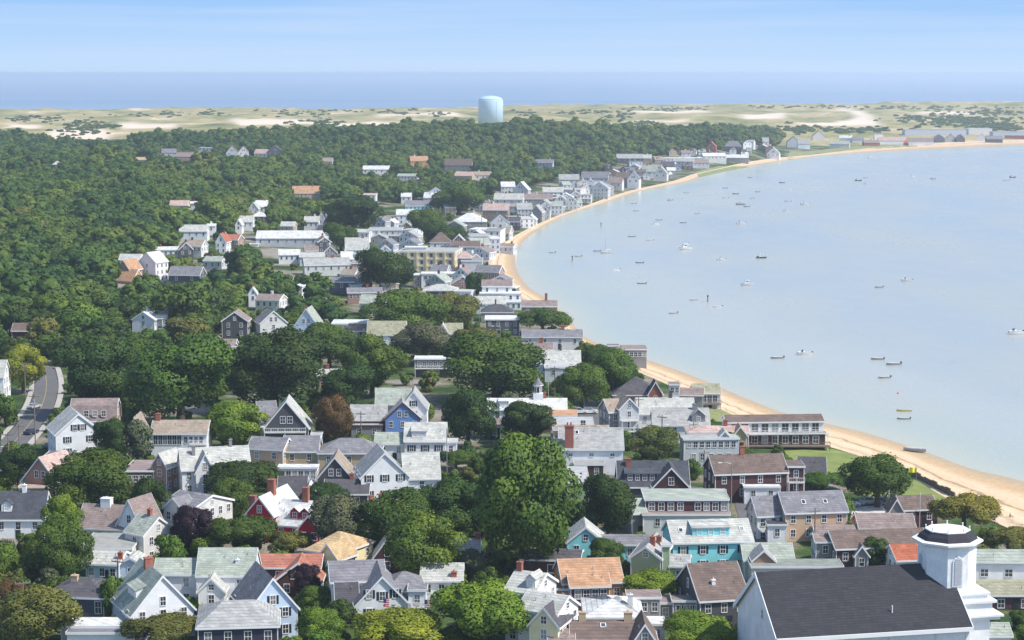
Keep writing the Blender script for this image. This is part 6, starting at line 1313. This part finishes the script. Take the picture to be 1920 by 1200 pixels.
# ------------------------------------------------------------------ cars
def car(u, v, yaw, paint, label, kind='car'):
    x, y, z, t = at(u, v, 0.35); z = float(terr(x, y)) + .12
    r = empty('parked_car' if kind != 'moving' else 'car', x, y, z, yaw); L, Wd = 4.5, 1.8
    hs = 1.0 if kind != 'suv' else 1.2
    prof = [(-2.2,.35),(2.15,.35),(2.25,.6),(2.1,.82*hs),(1.1,.95*hs),(-2.1,1.0*hs),(-2.25,.8)]
    m = MB(); m.prism(prof, -Wd/2, Wd/2, lambda a, p, q: (p, a, q)); b_ = link('body', m.data('body', pm('paint_' + paint, dict(white=(.8,.8,.8), silver=(.5,.52,.54), navy=(.03,.04,.08), grey=(.12,.13,.14), darkblue=(.05,.07,.16))[paint], .3, .04, spec=.6)), r, (0, 0, 0))
    top = 1.45 if kind != 'suv' else 1.75
    bx = -2.0 if kind in ('suv',) else -1.6
    lo = [(1.0, -.82), (1.0, .82), (bx, .82), (bx, -.82)]; hi = [(.35, -.66), (.35, .66), (bx + .35, .66), (bx + .35, -.66)]; zb = .95*hs
    g_m = MB(); 
    for i in range(4): j = (i + 1) % 4; g_m.face([(*lo[i], zb), (*lo[j], zb), (*hi[j], top - .06), (*hi[i], top - .06)])
    link('windows', g_m.data('windows', M_GLASS), r, (0, 0, 0))
    m = MB(); m.prism([(.45, top - .06), (.3, top), (bx + .4, top), (bx + .28, top - .06)], -.68, .68, lambda a, p, q: (p, a, q))
    for (p, q) in zip(lo, hi): m.tube((*p, zb), (*q, top - .04), .05, .05, 5)
    link('roof', m.data('roof', b_.data.materials[0]), r, (0, 0, 0))
    wm_ = MB(); wm_.tube((0, -.12, 0), (0, .12, 0), .33, .33, 14); wd = wm_.data('wheel', M_SHUT); hm_ = MB(); hm_.tube((0, -.13, 0), (0, .13, 0), .19, .19, 10); hd = hm_.data('rim', M_METAL)
    for wx in (-1.35, 1.4):
        for wy in (-.82, .82): w_ = link('wheel', wd, r, (wx, wy, .33)); link('rim', hd, w_, (0, 0, 0))
    hl = MB(); hl.box(-.04, .03, -.18, .18, -.08, .08); hld = hl.data('headlight', pm('lamp_glass', (.75, .75, .72), .2, .05))
    for wy in (-.62, .62): link('headlight', hld, r, (2.2, wy, .68))
    auto(r, label, 'car', (u, v), None, True); return r
car(64, 764, 1.2, 'silver', 'silver car driving away on the left road'); car(59, 812, 1.15, 'navy', 'dark navy car driving on the left road nearer than the silver one'); car(97, 838, .9, 'grey', 'grey car parked beside the tall white gabled house')
car(1630, 944, .4, 'silver', 'silver suv parked under the dense tree beside the lawn', 'suv'); car(1657, 944, .5, 'darkblue', 'dark blue suv parked right of the silver suv', 'suv'); car(1594, 948, .3, 'silver', 'silver car parked by the peach shingle house')
car(1076, 1163, 2.2, 'white', 'white car parked beside the white pavilion'); car(1176, 838, .8, 'silver', 'silver car parked right of tall brick chimney house'); car(318, 1036, .1, 'grey', 'dark grey car parked below the purple-leaved tree'); car(64, 1018, .4, 'white', 'white car parked in the yard at left edge')
car(1086, 774, .1, 'white', 'white van-like car parked behind orange rusted roof', 'suv'); car(1106, 774, .05, 'white', 'white suv parked right of another white one behind orange roof', 'suv'); car(925, 1040, .3, 'navy', 'dark car in the deep shade under the giant central tree')

# ------------------------------------------------------------------ beach things
x, y, z, t = at(1718, 904, 0); r = empty('flag', x, y, z); m = MB(); m.tube((0, 0, -.3), (0, 0, 3.6), .05, .04, 6); link('pole', m.data('pole', M_METAL), r, (0, 0, 0))
m = MB(); n = 8
for i in range(n):
    x0, x1 = -1.8*i/n, -1.8*(i + 1)/n; y0, y1 = .14*math.sin(i*1.1), .14*math.sin((i + 1)*1.1); m.face([(x0, y0, 2.3), (x1, y1, 2.25), (x1, y1, 3.5), (x0, y0, 3.5)]); m.face([(x0, y0 + .02, 3.5), (x1, y1 + .02, 3.5), (x1, y1 + .02, 2.25), (x0, y0 + .02, 2.3)])
link('cloth', m.data('cloth', pm('yellow_cloth', (.85, .75, .05), .8, .05)), r, (0, 0, 0)); auto(r, 'bright yellow flag on a pole at the edge of the beach', 'flag', (1718, 890), None, True)
P = [at(u, v, 0) for u, v in ((1690,886),(1712,895),(1740,909),(1765,922),(1790,934))]
m = MB()
for a, b in zip(P[:-1], P[1:]):
    a_, b_ = Vector((a[0], a[1], 0)), Vector((b[0], b[1], 0)); d = (b_ - a_).normalized(); nrm = Vector((d.y, -d.x, 0)); n = max(1, int((b_ - a_).length/2.2))
    for i in range(n):
        p, q = a_.lerp(b_, i/n), a_.lerp(b_, (i + 1)/n - .01/n); zz_ = float(terr(p.x, p.y)); h1 = 1.5 + .25*math.sin(i*2.1)
        lo = [p - nrm*.15, q - nrm*.15, q + nrm*.15, p + nrm*.15]; k = len(m.v); m.v += [(w.x, w.y, zz_ - 1) for w in lo] + [(w.x, w.y, zz_ + h1) for w in lo]
        for f in ((0,3,2,1),(4,5,6,7),(0,1,5,4),(1,2,6,5),(2,3,7,6),(3,0,4,7)): m.f.append(tuple(k + j for j in f)); m.m.append(0)
sw = link('bulkhead', m.data('bulkhead', pm('old_timber', (.15, .11, .085), .9, .3, .8, 5))); auto(sw, 'low dark timber bulkhead between lawn and sand', 'retaining wall', (1740, 908), None, True)
x, y, z, t = at(1455, 1012, 0); r = empty('parasol', x, y, z); m = MB(); m.tube((0, 0, 0), (0, 0, 2.5), .04, .04, 6); link('pole', m.data('pole', M_METAL), r, (0, 0, 0)); m = MB()
m.lathe([(1.7, 1.95), (1.68, 2.0), (.9, 2.38), (.04, 2.62)], 8); link('canopy', m.data('canopy', pm('red_cloth', (.55, .06, .06), .8, .05)), r, (0, 0, 0)); auto(r, 'red parasol in the lane beside the peach shingle house', 'parasol', (1455, 1002), None, True)
# flags hung on the white house
def hung_flag(u, v, D0, label, he=4.5):
    x, y, z, t = at(u, v, he); y -= D0; r = empty('flag', x, y, z - 1.2); m = MB(); m.tube((0, .4, .2), (0, -.5, 1.9), .03, .03, 5); link('pole', m.data('pole', M_TRIM()), r, (0, 0, 0))
    m = MB(); m.box(-.03, .45, -.42, -.39, .95, 1.65); c_ = link('canton', m.data('canton', pm('flag_blue', (.05, .07, .25), .8, .05)), r, (0, 0, 0))
    for i in range(9):
        m = MB(); m.box(-.03, .9, -.40, -.38, .2 + i*.16, .2 + (i + 1)*.16); link('stripe', m.data('stripe', pm('flag_red', (.6, .06, .08), .8, .05) if i % 2 == 0 else M_TRIM()), r, (0, 0, 0))
    auto(r, label, 'flag', (u, v), None, True)
hung_flag(720, 1124, .6, 'striped flag hung between the shuttered windows of the white grey-roofed house'); hung_flag(797, 1124, 1.4, 'striped flag at the porch corner of the white grey-roofed house')
# people sitting on the sand
def person(u, v, yaw, label, cloth):
    x, y, z, t = at(u, v, 0); z = float(terr(x, y)) + .3; r = empty('person', x, y, z, yaw)
    J = [((0,0,.14),.15),((0,.02,.36),.145),((0,.05,.56),.15),((0,.04,.68),.06),((0,.03,.84),.105),
         ((.19,.05,.56),.065),((.27,-.06,.32),.05),((.24,-.26,.20),.04),((-.19,.05,.56),.065),((-.27,-.06,.32),.05),((-.24,-.26,.20),.04),
         ((.11,-.05,.13),.10),((.14,-.42,.38),.075),((.13,-.72,.08),.05),((.13,-.86,.06),.045),((-.11,-.05,.13),.10),((-.14,-.42,.38),.075),((-.13,-.72,.08),.05),((-.13,-.86,.06),.045)]
    E = [(0,1),(1,2),(2,3),(3,4),(2,5),(5,6),(6,7),(2,8),(8,9),(9,10),(0,11),(11,12),(12,13),(13,14),(0,15),(15,16),(16,17),(17,18)]
    me = bpy.data.meshes.new('body'); me.from_pydata([j[0] for j in J], E, []); o = link('body', me, r, (0, 0, 0)); me.materials.append(pm('skin', (.48, .28, .19), .6, .05))
    sk = o.modifiers.new('skin', 'SKIN'); ss_ = o.modifiers.new('smooth', 'SUBSURF'); ss_.levels = ss_.render_levels = 1; sk.use_smooth_shade = True
    for i, j in enumerate(J): me.skin_vertices[0].data[i].radius = (j[1], j[1])
    me.skin_vertices[0].data[0].use_root = True
    m = MB(); m.lathe([(.02, .96), (.10, .93), (.125, .86), (.11, .80)], 12, cy=.05); link('hair', m.data('hair', pm('hair', (.05, .035, .025), .8, .1)), r, (0, 0, 0))
    m = MB(); m.lathe([(.17, .10), (.185, .2), (.17, .36), (.18, .5), (.13, .61)], 14, cy=.03); link('shirt', m.data('shirt', pm('cloth_' + cloth, dict(red=(.35,.05,.06), blue=(.05,.08,.22), black=(.03,.03,.035))[cloth], .9, .05)), r, (0, 0, 0))
    auto(r, label, 'person', (u, v), None, True)
person(1875, 968, .6, 'person in a dark red shirt sitting on the sand'  , 'red'); person(1894, 972, .9, 'person in a dark shirt sitting on sand nearest the right edge', 'black'); person(1866, 985, 1.2, 'person in a blue shirt sitting on the sand near yellowish tree', 'blue')
HAZE = 0.00009
# ------------------------------------------------------------------ haze: even, pale air round the whole scene
hb = MB(); hb.box(-230000, 230000, -3000, 230000, -9.0, 101.5)
hm = bpy.data.materials.new('pale_air'); hm.use_nodes = True; t = hm.node_tree; t.nodes.clear()
o_ = t.nodes.new('ShaderNodeOutputMaterial'); pv = t.nodes.new('ShaderNodeVolumePrincipled'); t.links.new(pv.outputs[0], o_.inputs['Volume'])
pv.inputs['Color'].default_value = (.80, .89, 1.0, 1); pv.inputs['Density'].default_value = HAZE; pv.inputs['Anisotropy'].default_value = 0.3
hz = link('haze', hb.data('haze', hm)); hz['kind'] = 'stuff'
# ------------------------------------------------------------------ labels: what tells each thing from its look-alikes
LM = [('the yellow hotel',800,500),('the red house',525,965),('the church belfry',1778,1040),('the water tower',920,205),('the beach motel',1450,800),('the purple-leaved tree',357,995),
 ('the aqua house',1335,1030),('the orange-roofed house',1110,1080),('the giant central tree',985,935),('the tent-like roof',880,410),('the slate church roof',1560,1120),('the yellow beach flag',1718,890),
 ('the green stair tower',1215,1060),('the white-roofed hall',546,450),('the blue house',745,790),('the pier building',1176,660),('the tall gabled house',148,820),('the flag house',715,1100),
 ('the moss-roofed house',306,1120),('the three gables',508,600),('the terracotta-roofed house',250,500),('the long peach house',590,850),('the octagonal cupola',1009,735),('the wooded ridge',1180,250),
 ('the big orange roof',576,356),('the hillside house',280,600),('the long far motel',1755,248),('the peach shingle house',1530,960),('the tall chimney',1067,838),('the roadside lime tree',44,690),('the white cabin cruiser',1285,466),('the yellow rowing boat',1695,770)]
def relation(u, v, L):
    du, dv = u - L[1], (v - L[2])*1.6
    if abs(du) >= abs(dv): return ('right of ' if du > 0 else 'left of ') + L[0]
    return ('in front of ' if dv > 0 else 'behind ') + L[0]
def nearest(u, v, k): return sorted(LM, key=lambda L: (u - L[1])**2 + ((v - L[2])*1.6)**2)[k]
ORD = ['leftmost', 'second', 'third', 'fourth', 'fifth', 'sixth', 'seventh', 'eighth', 'ninth', 'tenth', 'eleventh', 'twelfth']
for a in AUTO:
    if not a[4]: a[0]['label'] = a[1] + ' ' + relation(a[2], a[3], nearest(a[2], a[3], 0))
from collections import defaultdict
def groups():
    d = defaultdict(list)
    for a in AUTO: d[a[0]['label']].append(a)
    return [v for v in d.values() if len(v) > 1]
ADJ = ['tiny', 'smaller', 'larger']
for g in groups():
    g.sort(key=lambda a: a[2]); n = len(g)
    for i, a in enumerate(g):
        o_ = ('leftmost' if i == 0 else ('rightmost' if i == n - 1 else ORD[i] + ' from left' if i < 12 else None))
        if o_ is None: continue
        a[0]['label'] = f"{a[0]['label']}, {o_}"
left = groups()
for g in left:
    for a in g:
        if 'group' not in a[0].keys(): a[0]['group'] = 'look-alikes ' + a[0]['category'] + ' ' + str(len(g))
lens = [len(a[0]['label'].replace('-', ' ').split()) for a in AUTO]
print('LABELS', len(AUTO), 'dups', len(left), 'max words', max(lens), [a[0]['label'] for a, n in zip(AUTO, lens) if n > 16][:10])
